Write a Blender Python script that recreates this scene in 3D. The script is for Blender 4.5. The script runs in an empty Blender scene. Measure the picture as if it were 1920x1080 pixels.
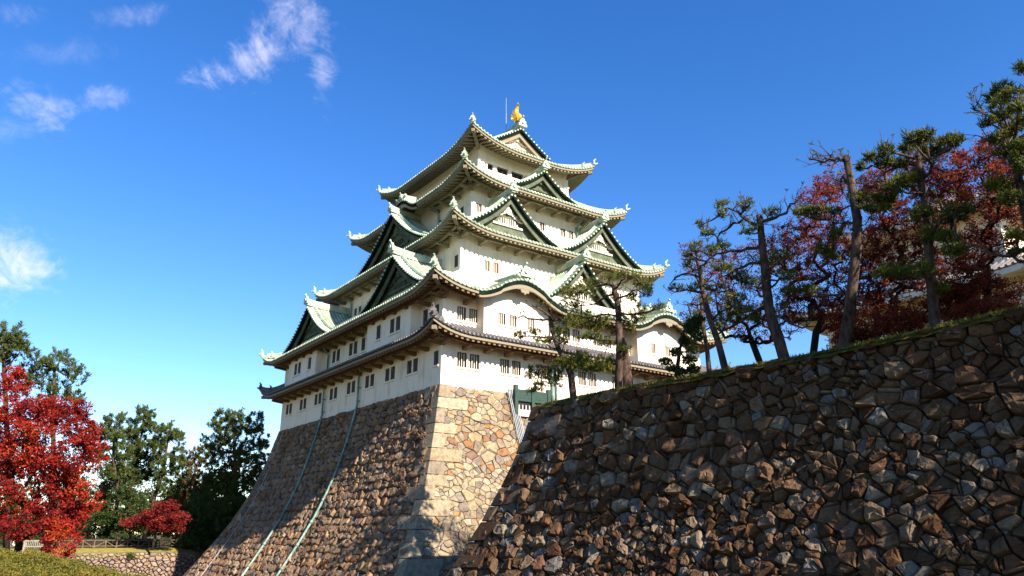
import bpy, math, random
import numpy as np
from mathutils import Vector, Matrix
rnd = random.Random(7)
NR = np.random.RandomState(11)
R = math.radians
scene = bpy.context.scene
col = scene.collection

# ------------------------------------------------------------------ camera
CF, CPITCH, CYAW = 1408.67, R(18.11), R(53.702)
CAM = np.array([-30.506, -51.166, -11.354])
FW = np.array([math.cos(CYAW)*math.cos(CPITCH), math.sin(CYAW)*math.cos(CPITCH), math.sin(CPITCH)])
RT = np.array([math.sin(CYAW), -math.cos(CYAW), 0.0])
UP = np.cross(RT, FW)
cd = bpy.data.cameras.new('camera'); cam = bpy.data.objects.new('camera', cd); col.objects.link(cam)
cd.sensor_width = 36.0; cd.lens = 36.0*CF/1920.0; cd.clip_end = 5000; cd.clip_start = 0.1
m = Matrix(((RT[0], UP[0], -FW[0], CAM[0]), (RT[1], UP[1], -FW[1], CAM[1]), (RT[2], UP[2], -FW[2], CAM[2]), (0, 0, 0, 1)))
cam.matrix_world = m
scene.camera = cam

def ray(u, v):
    return FW*CF + RT*(u-960) + UP*(540-v)
def on(axis, val, u, v):
    d = ray(u, v); t = (val-CAM[axis])/d[axis]; return CAM+d*t
def proj(p):
    d = np.array(p)-CAM; w = d@FW
    return 960+CF*(d@RT)/w, 540-CF*(d@UP)/w

# ------------------------------------------------------------------ sun, sky, exposure
SUN_E = R(32.0)
TO_SUN = Vector((0.085*math.cos(SUN_E), -0.9964*math.cos(SUN_E), math.sin(SUN_E))).normalized()
sd = bpy.data.lights.new('sun', 'SUN'); sun = bpy.data.objects.new('sun', sd); col.objects.link(sun)
sd.energy = 5.0; sd.angle = R(0.5); sd.color = (1.0, 0.93, 0.82)
sun.rotation_euler = TO_SUN.to_track_quat('Z', 'Y').to_euler()
scene.view_settings.view_transform = 'Standard'; scene.view_settings.look = 'None'
scene.view_settings.gamma = 1.0; scene.view_settings.exposure = 1.55
world = bpy.data.worlds.new('World'); scene.world = world; world.use_nodes = True

def dim(stops, k): return [(p, tuple(x*k for x in c)) for p, c in stops]
class NT:
    def __init__(s, tree):
        s.t = tree; s.n = tree.nodes; s.l = tree.links
    def node(s, typ, **kw):
        n = s.n.new(typ)
        for k, v in kw.items(): setattr(n, k, v)
        return n
    def put(s, sock, v):
        if isinstance(v, bpy.types.NodeSocket): s.l.new(v, sock)
        else: sock.default_value = v
    def math(s, op, a, b=0.0, c=0.0, clamp=False):
        n = s.node('ShaderNodeMath', operation=op); n.use_clamp = clamp
        s.put(n.inputs[0], a); s.put(n.inputs[1], b); s.put(n.inputs[2], c); return n.outputs[0]
    def vmath(s, op, a, b=(0, 0, 0)):
        n = s.node('ShaderNodeVectorMath', operation=op)
        s.put(n.inputs[0], a); s.put(n.inputs[1], b)
        return n.outputs['Value'] if op == 'DOT_PRODUCT' else n.outputs[0]
    def mix(s, f, a, b, blend='MIX'):
        n = s.node('ShaderNodeMix', data_type='RGBA', blend_type=blend)
        s.put(n.inputs[0], f); s.put(n.inputs[6], a); s.put(n.inputs[7], b); return n.outputs[2]
    def noise(s, vec, scale, detail=4, rough=0.55, dist=0.0):
        n = s.node('ShaderNodeTexNoise'); s.l.new(vec, n.inputs['Vector'])
        n.inputs['Scale'].default_value = scale; n.inputs['Detail'].default_value = detail
        n.inputs['Roughness'].default_value = rough; n.inputs['Distortion'].default_value = dist
        return n.outputs['Fac']
    def ramp(s, f, stops, interp='LINEAR'):
        n = s.node('ShaderNodeValToRGB'); s.put(n.inputs[0], f); cr = n.color_ramp; cr.interpolation = interp
        while len(cr.elements) < len(stops): cr.elements.new(0.5)
        for e, (p, c) in zip(cr.elements, stops):
            e.position = p; e.color = c if len(c) == 4 else (*c, 1)
        return n.outputs[0]
    def smooth(s, v, a, b):
        n = s.node('ShaderNodeMapRange', interpolation_type='SMOOTHSTEP')
        s.put(n.inputs[0], v); n.inputs[1].default_value = a; n.inputs[2].default_value = b
        return n.outputs[0]

def build_world():
    w = NT(world.node_tree); w.n.clear()
    out = w.node('ShaderNodeOutputWorld'); bg = w.node('ShaderNodeBackground')
    sky = w.node('ShaderNodeTexSky', sky_type='NISHITA'); sky.sun_disc = False
    sky.sun_elevation = SUN_E; sky.sun_rotation = math.atan2(TO_SUN.x, TO_SUN.y)
    sky.altitude = 0; sky.air_density = 1.0; sky.dust_density = 0.05; sky.ozone_density = 2.6
    hs = w.node('ShaderNodeHueSaturation'); hs.inputs['Saturation'].default_value = 1.33; hs.inputs['Hue'].default_value = 0.512
    w.l.new(sky.outputs[0], hs.inputs['Color'])
    tc = w.node('ShaderNodeTexCoord'); d = tc.outputs['Generated']
    dn = w.vmath('NORMALIZE', d)
    # cirrus wisps in sky directions: (u, v, half width px, half height px, tilt deg, strength)
    blobs = [(470, 108, 125, 48, 24, .80), (560, 45, 75, 60, 20, .60), (604, 140, 30, 52, -8, .62), (70, 195, 62, 52, -35, .60),
             (205, 182, 62, 26, 6, .45), (25, 498, 90, 76, -25, .95), (250, 30, 90, 22, 5, .30), (80, 100, 120, 30, 4, .16),
             (20, 28, 60, 26, 4, .28), (455, 775, 50, 14, 5, .5), (20, 245, 60, 30, 10, .25)]
    n1 = w.noise(dn, 11.0, 9, .66, 1.1); n2 = w.noise(dn, 34.0, 7, .66, 1.4)
    tex = w.math('ADD', w.math('MULTIPLY', n1, .68), w.math('MULTIPLY', n2, .32))
    tot = None
    for (u, v, hw, hh, tilt, st) in blobs:
        c = ray(u, v); c = c/np.linalg.norm(c)
        t = R(tilt)
        ex = RT*math.cos(t)+UP*math.sin(t); ex = ex-c*(ex@c); ex /= np.linalg.norm(ex)
        ey = np.cross(c, ex)
        x = w.math('MULTIPLY', w.vmath('DOT_PRODUCT', dn, tuple(ex)), CF/hw)
        y = w.math('MULTIPLY', w.vmath('DOT_PRODUCT', dn, tuple(ey)), CF/hh)
        r2 = w.math('ADD', w.math('MULTIPLY', x, x), w.math('MULTIPLY', y, y))
        front = w.math('GREATER_THAN', w.vmath('DOT_PRODUCT', dn, tuple(c)), 0.5)
        g = w.math('MULTIPLY', w.math('EXPONENT', w.math('MULTIPLY', r2, -0.85)), front)
        edge = w.math('ADD', w.math('MULTIPLY', g, .42), w.math('ADD', w.math('MULTIPLY', tex, 1.35), -.96))
        a = w.math('MULTIPLY', w.smooth(edge, -.08, .42), st)
        tot = a if tot is None else w.math('MAXIMUM', tot, a)
    fac = w.math('MULTIPLY', tot, 0.8, clamp=True)
    skyc = hs.outputs[0]
    cl = w.mix(fac, skyc, (5.6, 5.25, 5.9, 1))
    w.l.new(cl, bg.inputs['Color']); bg.inputs['Strength'].default_value = 0.086
    w.l.new(bg.outputs[0], out.inputs[0])
build_world()

# ------------------------------------------------------------------ materials
def new_mat(name, rough=.8, metal=0.0, spec=.3):
    mt = bpy.data.materials.new(name); mt.use_nodes = True
    t = NT(mt.node_tree); b = t.n['Principled BSDF']
    b.inputs['Roughness'].default_value = rough; b.inputs['Metallic'].default_value = metal
    b.inputs['Specular IOR Level'].default_value = spec
    return mt, t, b
def bump(t, b, h, strength, dist):
    n = t.node('ShaderNodeBump'); t.l.new(h, n.inputs['Height'])
    n.inputs['Strength'].default_value = strength; n.inputs['Distance'].default_value = dist
    t.l.new(n.outputs[0], b.inputs['Normal'])
def obj_co(t): return t.node('ShaderNodeTexCoord').outputs['Object']
def geo_rand(t): return t.node('ShaderNodeNewGeometry').outputs['Random Per Island']

def mat_plaster(name, c, grime=.5):
    mt, t, b = new_mat(name, .85, 0, .15); co = obj_co(t)
    mp = t.node('ShaderNodeMapping'); mp.inputs['Scale'].default_value = (1.6, 1.6, .22); t.l.new(co, mp.inputs[0])
    st = t.noise(mp.outputs[0], 1.1, 6, .62); bl = t.noise(co, .55, 6, .6); fine = t.noise(co, 7, 4, .6)
    f = t.math('MULTIPLY', t.smooth(t.math('ADD', t.math('MULTIPLY', st, .6), t.math('MULTIPLY', bl, .4)), .47, .72), grime)
    cc = t.mix(f, (*c, 1), (c[0]*.62, c[1]*.56, c[2]*.48, 1))
    cc = t.mix(t.math('MULTIPLY', fine, .22), cc, (c[0]*.7, c[1]*.68, c[2]*.66, 1))
    t.l.new(cc, b.inputs['Base Color']); bump(t, b, fine, .15, .02)
    return mt
def mat_stone(name, stops, rough=.9, scale=1.0, bs=.7, lichen=0.0, k=.62):
    mt, t, b = new_mat(name, rough, 0, .15); co = obj_co(t); r = geo_rand(t); stops = dim(stops, k)
    c = t.ramp(r, stops)
    n1 = t.noise(co, 3.2*scale, 8, .65); n2 = t.noise(co, 14*scale, 5, .65); n0 = t.noise(co, .22*scale, 3)
    c = t.mix(t.smooth(n1, .35, .75), c, t.mix(1.0, c, (.55, .5, .46, 1), 'MULTIPLY'))
    c = t.mix(t.math('MULTIPLY', t.smooth(n0, .5, .72), .55), c, t.mix(1.0, c, (.5, .45, .42, 1), 'MULTIPLY'))
    c = t.mix(t.math('MULTIPLY', t.smooth(n2, .55, .75), .5), c, t.mix(1.0, c, (1.35, 1.3, 1.25, 1), 'MULTIPLY'))
    if lichen > 0:
        c = t.mix(t.math('MULTIPLY', t.smooth(t.noise(co, 1.3, 7, .7), .56, .7), lichen), c, (.11, .095, .07, 1))
    t.l.new(c, b.inputs['Base Color'])
    bump(t, b, t.math('ADD', n1, t.math('MULTIPLY', n2, .5)), bs, .09/scale)
    return mt
def mat_copper(name, light, mid, dark, rough=.6, spec=.25):
    mt, t, b = new_mat(name, rough, 0, spec); co = obj_co(t)
    n1 = t.noise(co, 1.1, 7, .65, .4); n2 = t.noise(co, 9, 5, .6)
    c = t.ramp(t.math('ADD', t.math('MULTIPLY', n1, .72), t.math('MULTIPLY', n2, .28)), dim([(.3, dark), (.47, mid), (.66, light)], .66))
    rr = geo_rand(t)
    c = t.mix(t.math('MULTIPLY', rr, .3), c, t.mix(1.0, c, (.75, .78, .62, 1), 'MULTIPLY'))
    t.l.new(c, b.inputs['Base Color']); bump(t, b, n2, .2, .03); return mt
def mat_noise(name, c1, c2, scale, rough=.85, metal=0, spec=.25, bs=.2, bd=.03, stretch=(1, 1, 1)):
    mt, t, b = new_mat(name, rough, metal, spec); co = obj_co(t)
    mp = t.node('ShaderNodeMapping'); mp.inputs['Scale'].default_value = stretch; t.l.new(co, mp.inputs[0])
    n = t.noise(mp.outputs[0], scale, 7, .65)
    t.l.new(t.ramp(n, dim([(.32, c1), (.68, c2)], .66)), b.inputs['Base Color'])
    if bs: bump(t, b, n, bs, bd)
    return mt
def mat_leaf(name, stops, rough=.6, trans=.25, nscale=.8, nmix=.4):
    mt, t, b = new_mat(name, max(rough, .65), 0, .12)
    r = geo_rand(t); co = obj_co(t); stops = dim(stops, .62)
    n = t.smooth(t.noise(co, nscale, 4), .3, .7)
    f = t.math('ADD', t.math('MULTIPLY', r, 1-nmix), t.math('MULTIPLY', n, nmix))
    c = t.ramp(f, stops)
    t.l.new(c, b.inputs['Base Color'])
    tr = t.node('ShaderNodeBsdfTranslucent'); t.l.new(c, tr.inputs[0])
    mx = t.node('ShaderNodeMixShader'); mx.inputs[0].default_value = trans
    t.l.new(b.outputs[0], mx.inputs[1]); t.l.new(tr.outputs[0], mx.inputs[2])
    t.l.new(mx.outputs[0], t.n['Material Output'].inputs[0]); return mt

M = {}
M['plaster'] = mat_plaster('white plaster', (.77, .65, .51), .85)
M['plaster_eave'] = mat_plaster('eave plaster', (.21, .175, .115), .5)  # darker than the wall plaster: shade under the eaves put into the colour
M['eave_brown'] = mat_plaster('brown eave plaster', (.16, .095, .052), .5)  # brown of the lower eaves, darkened further to stand in for their shade
M['bar'] = mat_noise('grey window bars', (.14, .12, .11), (.24, .21, .19), 3)
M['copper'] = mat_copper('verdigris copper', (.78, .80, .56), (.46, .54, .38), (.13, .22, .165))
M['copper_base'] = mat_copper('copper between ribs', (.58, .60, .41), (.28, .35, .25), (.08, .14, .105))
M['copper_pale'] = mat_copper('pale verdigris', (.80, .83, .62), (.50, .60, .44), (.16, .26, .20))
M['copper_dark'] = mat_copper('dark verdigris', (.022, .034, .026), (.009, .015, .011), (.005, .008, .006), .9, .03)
M['gable'] = mat_copper('gable copper', (.24, .25, .155), (.13, .145, .09), (.055, .065, .042), .8, .1)
M['barge'] = mat_copper('barge copper', (.20, .21, .135), (.11, .125, .08), (.05, .06, .04), .8, .1)
M['tile'] = mat_noise('grey roof tile', (.10, .085, .085), (.27, .235, .22), 2.5, .7)
M['tile_dark'] = mat_noise('dark tile edge', (.02, .02, .022), (.06, .055, .055), 3)
M['wood'] = mat_noise('brown timber', (.07, .03, .016), (.15, .07, .04), 5, stretch=(1, 1, .3))
M['dark'] = mat_noise('dark interior', (.008, .008, .01), (.02, .02, .024), 2, .5)
M['glass'] = mat_noise('window glass', (.02, .03, .05), (.05, .07, .10), 1.5, .12, 0, .6, 0)
M['red'] = mat_noise('red board', (.45, .05, .06), (.6, .10, .10), 3)
M['gold'] = mat_noise('gold leaf', (1.1, .50, .03), (1.4, .80, .10), 5, .34, .55, .6, .4, .05)
M['steel'] = mat_noise('grey steel', (.32, .33, .34), (.48, .49, .50), 4, .5)
M['green_paint'] = mat_noise('green paint', (.02, .05, .038), (.04, .085, .06), 3, .6)
M['pipe'] = mat_copper('copper drainpipe', (.50, .62, .54), (.19, .33, .27), (.06, .15, .12))
M['concrete'] = mat_noise('pale concrete', (.42, .36, .33), (.60, .52, .48), 4)
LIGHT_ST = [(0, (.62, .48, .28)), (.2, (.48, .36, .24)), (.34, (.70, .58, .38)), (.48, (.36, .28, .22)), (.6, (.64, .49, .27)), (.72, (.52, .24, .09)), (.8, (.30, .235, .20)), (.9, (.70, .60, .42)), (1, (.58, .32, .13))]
M['stone_light'] = mat_stone('sunlit tan stone', LIGHT_ST, k=.47)  # paler copy of the base stone, south sunlight put into the colour
M['stone_quoin'] = mat_stone('cut corner stone', [(0, (.66, .53, .33)), (.25, (.46, .35, .23)), (.45, (.60, .47, .29)), (.6, (.38, .30, .22)), (.8, (.62, .44, .25)), (1, (.70, .60, .42))], bs=.6, k=.50)
M['stone_left'] = mat_stone('shaded brown stone', [(0, (.22, .135, .08)), (.25, (.42, .26, .145)), (.45, (.27, .185, .125)), (.6, (.48, .25, .115)), (.75, (.24, .175, .135)), (.88, (.52, .36, .22)), (1, (.36, .16, .065))])  # darker copy of the base stone, west-side shade put into the colour
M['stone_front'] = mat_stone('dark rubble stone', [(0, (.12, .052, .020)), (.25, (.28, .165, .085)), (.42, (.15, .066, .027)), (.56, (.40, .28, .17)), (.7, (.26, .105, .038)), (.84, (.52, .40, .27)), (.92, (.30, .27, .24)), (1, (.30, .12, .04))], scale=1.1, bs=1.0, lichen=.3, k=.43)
M['stone_far'] = mat_stone('pink far stone', [(0, (.5, .31, .21)), (.35, (.62, .42, .29)), (.6, (.40, .30, .25)), (.8, (.74, .53, .36)), (1, (.52, .36, .29))], k=.45)
M['joint'] = mat_noise('joint earth', (.02, .016, .012), (.06, .045, .035), 4, .95)
M['bark'] = mat_noise('pine bark', (.022, .013, .009), (.17, .11, .08), 5.5, .95, 0, .1, .9, .06, (1, 1, .35))
M['bark_dark'] = mat_noise('dark bark', (.018, .013, .01), (.07, .05, .04), 7, .95, 0, .1, .7, .04, (1, 1, .4))
M['needle'] = mat_leaf('pine needles', [(0, (.04, .06, .012)), (.4, (.11, .135, .02)), (.75, (.20, .20, .028)), (1, (.34, .24, .045))], .6, .25)
M['needle_far'] = mat_leaf('far pine needles', [(0, (.035, .055, .014)), (.5, (.085, .11, .022)), (1, (.16, .17, .03))], .6, .15)
M['leaf_red'] = mat_leaf('scarlet leaves', [(.1, (.08, .010, .010)), (.32, (.21, .015, .014)), (.52, (.42, .024, .016)), (.72, (.52, .04, .014)), (.9, (.55, .13, .02))], .5, .3, .42, .5)
M['leaf_crimson'] = mat_leaf('crimson leaves', [(0, (.12, .014, .014)), (.5, (.28, .022, .02)), (.9, (.42, .05, .025)), (1, (.42, .20, .03))], .5, .3)
M['leaf_rust'] = mat_leaf('rust red leaves', [(.1, (.14, .03, .018)), (.4, (.30, .05, .03)), (.7, (.46, .09, .035)), (.95, (.48, .19, .05))], .5, .45, .5, .4)
M['leaf_brown'] = mat_leaf('brown leaves', [(0, (.10, .06, .02)), (.5, (.19, .11, .035)), (1, (.16, .15, .03))], .6, .25)
M['leaf_green'] = mat_leaf('evergreen leaves', [(0, (.02, .04, .01)), (.5, (.05, .085, .016)), (1, (.12, .14, .03))], .5, .2)
M['leaf_hedge'] = mat_leaf('olive hedge leaves', [(0, (.06, .075, .012)), (.4, (.15, .145, .022)), (.75, (.24, .19, .03)), (1, (.32, .17, .035))], .55, .2)
M['grass'] = mat_noise('mossy grass', (.035, .04, .008), (.14, .115, .018), 3, .95, 0, .1, .8, .08)
M['dry_grass'] = mat_noise('dry lawn', (.20, .17, .035), (.42, .32, .07), 1.2, .95, 0, .1, .5, .05)
M['ground'] = mat_noise('earth and lawn', (.08, .09, .03), (.20, .17, .07), .4, .95, 0, .1, .4, .1)
M['moat'] = mat_noise('moat grass', (.05, .06, .02), (.13, .12, .05), .6, .95, 0, .1, .4, .1)
M['rail'] = mat_noise('weathered rail', (.22, .19, .14), (.38, .34, .26), 4)
M['log'] = mat_noise('log fence', (.13, .085, .05), (.25, .18, .105), 4)

# ------------------------------------------------------------------ mesh building helpers
class MB:
    def __init__(s): s.v = []; s.f = []; s.sm = False
    def add(s, vs, fs):
        o = len(s.v); s.v.extend([tuple(map(float, p)) for p in vs]); s.f.extend([tuple(i+o for i in f) for f in fs])
    def quad(s, a, b, c, d): s.add([a, b, c, d], [(0, 1, 2, 3)])
    def hexa(s, p):   # p: 8 points, bottom ring 0-3 and top ring 4-7
        s.add(p, [(0, 3, 2, 1), (4, 5, 6, 7), (0, 1, 5, 4), (1, 2, 6, 5), (2, 3, 7, 6), (3, 0, 4, 7)])
    def box(s, x0, y0, z0, x1, y1, z1):
        s.hexa([(x0, y0, z0), (x1, y0, z0), (x1, y1, z0), (x0, y1, z0), (x0, y0, z1), (x1, y0, z1), (x1, y1, z1), (x0, y1, z1)])
    def tube(s, pts, rad, n=6, cap=True, jit=0):
        pts = [Vector(p) for p in pts]; k = len(pts)
        if not hasattr(rad, '__len__'): rad = [rad]*k
        ref = None; vs = []
        for i, p in enumerate(pts):
            d = (pts[min(i+1, k-1)]-pts[max(i-1, 0)])
            if d.length < 1e-7: d = Vector((0, 0, 1))
            d.normalize()
            if ref is None: ref = Vector((1, 0, 0)) if abs(d.x) < .8 else Vector((0, 1, 0))
            a = (ref-d*ref.dot(d)).normalized(); b = d.cross(a); ref = a
            for j in range(n):
                t = 2*math.pi*j/n; r = rad[i]*(1+(rnd.uniform(-jit, jit) if jit else 0))
                vs.append(p+a*(r*math.cos(t))+b*(r*math.sin(t)))
        fs = [(i*n+j, i*n+(j+1) % n, (i+1)*n+(j+1) % n, (i+1)*n+j) for i in range(k-1) for j in range(n)]
        if cap: fs += [tuple(range(n))[::-1], tuple((k-1)*n+j for j in range(n))]
        s.add(vs, fs)
    def sweep(s, pts, w, h0, h1, up=None, closed_ends=True):
        """rectangular bar along pts; side = dir x up; from h0 to h1 along up"""
        pts = [Vector(p) for p in pts]; k = len(pts); vs = []
        for i, p in enumerate(pts):
            d = (pts[min(i+1, k-1)]-pts[max(i-1, 0)]).normalized()
            u = Vector(up) if up is not None else Vector((0, 0, 1))
            sd_ = d.cross(u)
            sd_ = sd_.normalized() if sd_.length > 1e-6 else Vector((1, 0, 0))
            vs += [p-sd_*w/2+u*h0, p+sd_*w/2+u*h0, p+sd_*w/2+u*h1, p-sd_*w/2+u*h1]
        fs = [(i*4+j, i*4+(j+1) % 4, i*4+4+(j+1) % 4, i*4+4+j) for i in range(k-1) for j in range(4)]
        if closed_ends: fs += [(3, 2, 1, 0), tuple((k-1)*4+j for j in range(4))]
        s.add(vs, fs)
    def build(s, name, mat, parent=None, smooth=False):
        me = bpy.data.meshes.new(name)
        me.from_pydata(s.v, [], s.f); me.update()
        if mat is not None: me.materials.append(M[mat] if isinstance(mat, str) else mat)
        if smooth: me.polygons.foreach_set('use_smooth', [True]*len(me.polygons))
        o = bpy.data.objects.new(name, me); col.objects.link(o)
        if parent is not None:
            o.parent = parent
            o.matrix_parent_inverse = world_mat(parent).inverted()
        return o
def world_mat(o):
    mt = Matrix.Translation(o.location)
    if o.parent is not None: mt = world_mat(o.parent) @ o.matrix_parent_inverse @ mt
    return mt
def tag(o, label, cat, group=None, kind=None):
    o['label'] = label; o['category'] = cat
    if group: o['group'] = group
    if kind: o['kind'] = kind
    return o
def empty(name, loc, label, cat, group=None):
    o = bpy.data.objects.new(name, None); o.location = loc; o.empty_display_size = .3; col.objects.link(o)
    return tag(o, label, cat, group)
def structure(o, label=None, cat=None):
    o['kind'] = 'structure'
    if label: o['label'] = label; o['category'] = cat
    return o

# ------------------------------------------------------------------ castle dimensions (metres, base top = 0)
K = 2.121
W, L = 15*K, 17*K
CX, CY = W/2, L/2
INS = [0, 0, 2*K, 3.5*K, 4.5*K]                  # wall insets of the five storeys
DZ = np.array([0, 2, 4, 6, 8, 10, 12, 14, 16, 19.5]); DD = np.array([0, .45, .98, 1.6, 2.38, 3.32, 4.45, 5.7, 7.0, 9.4])
def D(h): return float(np.interp(h, DZ, DD)) if h > 0 else h*.22
def slope(h): return (D(h+.6)-D(h-.6 if h > .6 else 0))/(1.2 if h > .6 else h+.6)

class Side:
    """frame of one wall: a along the wall (0 at its centre), d inward, z up"""
    def __init__(s, kind, rect):
        x0, y0, x1, y1 = rect; s.kind = kind
        if kind == 'S': s.o = np.array([(x0+x1)/2, y0]); s.a = np.array([1, 0]); s.i = np.array([0, 1]); s.A = (x1-x0)/2
        if kind == 'N': s.o = np.array([(x0+x1)/2, y1]); s.a = np.array([-1, 0]); s.i = np.array([0, -1]); s.A = (x1-x0)/2
        if kind == 'W': s.o = np.array([x0, (y0+y1)/2]); s.a = np.array([0, -1]); s.i = np.array([1, 0]); s.A = (y1-y0)/2
        if kind == 'E': s.o = np.array([x1, (y0+y1)/2]); s.a = np.array([0, 1]); s.i = np.array([-1, 0]); s.A = (y1-y0)/2
    def P(s, a, d, z):
        q = s.o+s.a*a+s.i*d; return Vector((q[0], q[1], z))
def rect_in(ins): return (ins, ins, W-ins, L-ins)

def wall_face(mb, dark, sd_, z0, z1, holes, depth=.28, amin=None, amax=None, top=None):
    """plaster face with real window recesses; holes = [(a0, a1, z0, z1)]; d=0 is the face"""
    amin = -sd_.A if amin is None else amin; amax = sd_.A if amax is None else amax
    As = sorted(set([amin, amax]+[h[0] for h in holes]+[h[1] for h in holes])); Zs = sorted(set([z0, z1]+[h[2] for h in holes]+[h[3] for h in holes]))
    for i in range(len(As)-1):
        for j in range(len(Zs)-1):
            am, zm = (As[i]+As[i+1])/2, (Zs[j]+Zs[j+1])/2
            if any(h[0] < am < h[1] and h[2] < zm < h[3] for h in holes): continue
            mb.quad(sd_.P(As[i], 0, Zs[j]), sd_.P(As[i+1], 0, Zs[j]), sd_.P(As[i+1], 0, Zs[j+1]), sd_.P(As[i], 0, Zs[j+1]))
    for (a0, a1, b0, b1) in holes:
        q = [(a0, b0), (a1, b0), (a1, b1), (a0, b1)]
        for k in range(4):
            (p, r), (p2, r2) = q[k], q[(k+1) % 4]
            mb.quad(sd_.P(p, 0, r), sd_.P(p, depth, r), sd_.P(p2, depth, r2), sd_.P(p2, 0, r2))

keep = empty('castle_keep', (CX, CY, 0), 'tall white castle keep with five tiers of green copper roofs on a curved stone base', 'castle')

def window(sd_, a0, a1, z0, z1, bars=3, frame='wood', barmat='plaster', sill=False, glass='dark', red=False, depth=.28):
    mb = MB(); t = .055
    def bx(m_, p0, p1, q0, q1, d0, d1):
        m_.hexa([sd_.P(p0, d0, q0), sd_.P(p1, d0, q0), sd_.P(p1, d1, q0), sd_.P(p0, d1, q0), sd_.P(p0, d0, q1), sd_.P(p1, d0, q1), sd_.P(p1, d1, q1), sd_.P(p0, d1, q1)])
    f0, f1 = .03, .12
    bx(mb, a0, a0+t, z0, z1, f0, f1); bx(mb, a1-t, a1, z0, z1, f0, f1)
    bx(mb, a0+t, a1-t, z0, z0+t, f0, f1); bx(mb, a0+t, a1-t, z1-t, z1, f0, f1)
    w = mb.build('window', frame, keep)
    pm = MB(); pm.quad(sd_.P(a0, depth-.02, z0), sd_.P(a1, depth-.02, z0), sd_.P(a1, depth-.02, z1), sd_.P(a0, depth-.02, z1))
    pm.build('pane', 'red' if red else glass, w)
    if bars:
        bm_ = MB(); n = bars; bw = .052 if bars != 2 else .05
        for k in range(n):
            c = a0+(a1-a0)*(k+1)/(n+1)
            bx(bm_, c-bw/2, c+bw/2, z0+t, z1-t, .04, .13)
        bm_.build('window_bar_row', barmat, w)
    if sill:
        sm_ = MB(); bx(sm_, sill[0]-.12, sill[1]+.12, z0-.17, z0-.01, -.10, .05); sm_.build('sill', 'plaster', w)
    return w

# ---- windows of each storey side, in wall coordinates (x for south, y for west)
def south(c): return c-CX
def west(y): return CY-y
def pair(c, w=.92, gap=.32): return [(c-gap/2-w, c-gap/2), (c+gap/2, c+gap/2+w)]
S1, W1 = Side('S', rect_in(0)), Side('W', rect_in(0)); N1, E1 = Side('N', rect_in(0)), Side('E', rect_in(0))
holes_S = {1: [], 2: []}; holes_W = {1: [], 2: []}
for c in (2.6, 6.93, 11.3, 15.7, 20.0, 24.5, 28.9):
    for (p, q) in pair(c): holes_S[1].append((south(p), south(q), 1.60, 2.84, c))
for c in (33.73, 29.45, 25.26, 21.25, 17.03, 12.95, 8.86, 4.77):
    for (p, q) in pair(c, .80, .26): holes_W[1].append((west(q), west(p), 1.66, 2.86, c))
holes_W[1].append((west(1.2), west(.45), 1.66, 2.86, .8))
for c in (2.45, 13.9, 17.9):
    for (p, q) in pair(c, .86, .34): holes_S[2].append((south(p), south(q), 5.55, 6.74, c))
for c in (21.28, 17.16, 14.3):
    for (p, q) in pair(c, .82, .28): holes_W[2].append((west(q), west(p), 5.52, 6.85, c))
for c in (2.85, 1.0):
    holes_W[2].append((west(c+.4), west(c-.4), 5.52, 6.85, c))
holes3_S = [(south(p), south(q), 12.27, 13.32, 0) for p, q in ((6.95, 7.58), (7.98, 8.62), (14.9, 15.5), (16.3, 16.9), (23.2, 23.8), (24.2, 24.85))]
holes3_W = [(west(q), west(p), 12.2, 13.4, 0) for p, q in ((4.6, 5.25), (25.2, 25.85), (26.35, 27.0), (8.2, 8.85), (30.2, 30.85))]
holes4_S = [(south(p), south(q), 19.72, 20.66, 0) for p, q in ((8.05, 8.7), (16.2, 16.88), (19.2, 19.86), (20.35, 21.0), (11.0, 11.66), (22.4, 23.0))]
holes4_W = [(west(q), west(p), 19.72, 20.7, 0) for p, q in ((8.85, 9.5), (13.1, 13.8), (18, 18.7), (23, 23.7))]
holes5_S = [(south(p), south(q), 26.2, 26.92, 0) for p, q in ((10.78, 11.5), (12.08, 13.5), (14.05, 15.6), (16.2, 17.7), (18.3, 19.7), (20.3, 21.02))]
holes5_W = [(west(q), west(p), 26.2, 26.92, 0) for p, q in ((12, 13.4), (14.2, 15.6), (16.4, 17.8), (18.6, 20.0), (20.8, 22.2), (23, 24.4))]
STOREY_Z = [(-.5, 4.9), (3.6, 9.6), (10.6, 16.6), (17.6, 23.9), (24.6, 29.3)]
HS = [holes_S[1], holes_S[2], holes3_S, holes4_S, holes5_S]; HW = [holes_W[1], holes_W[2], holes3_W, holes4_W, holes5_W]
for k in range(5):
    r = rect_in(INS[k] + (0 if k != 1 else .004)); z0, z1 = STOREY_Z[k]; mb = MB()
    for kind, hs in (('S', HS[k]), ('W', HW[k]), ('N', []), ('E', [])):
        wall_face(mb, None, Side(kind, r), z0, z1, [h[:4] for h in hs])
    mb.build('storey_wall', 'plaster', keep)
    for kind, hs in (('S', HS[k]), ('W', HW[k])):
        sd_ = Side(kind, r)
        for i, h in enumerate(hs):
            sl = None
            if k < 2 and (i % 2 == 0) and h[4] > 1.5 and not (kind == 'W' and k == 1 and h[4] < 3): 
                g = [q for q in hs if abs(q[4]-h[4]) < .01]; sl = (min(q[0] for q in g), max(q[1] for q in g))
            elif k < 2 and h[4] < 3 and kind == 'W': sl = (h[0], h[1])
            if k == 4: window(sd_, h[0], h[1], h[2], h[3], 1 if h[1]-h[0] > 1 else 0, 'wood', 'wood', False, 'glass')
            else: window(sd_, h[0], h[1], h[2], h[3], (3 if k < 2 else 2) if kind == 'S' else 2, 'wood' if kind == 'S' else 'bar', 'plaster' if kind == 'S' else 'bar', sl, 'dark', red=(k == 2 and kind == 'S' and i == 1))
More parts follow.
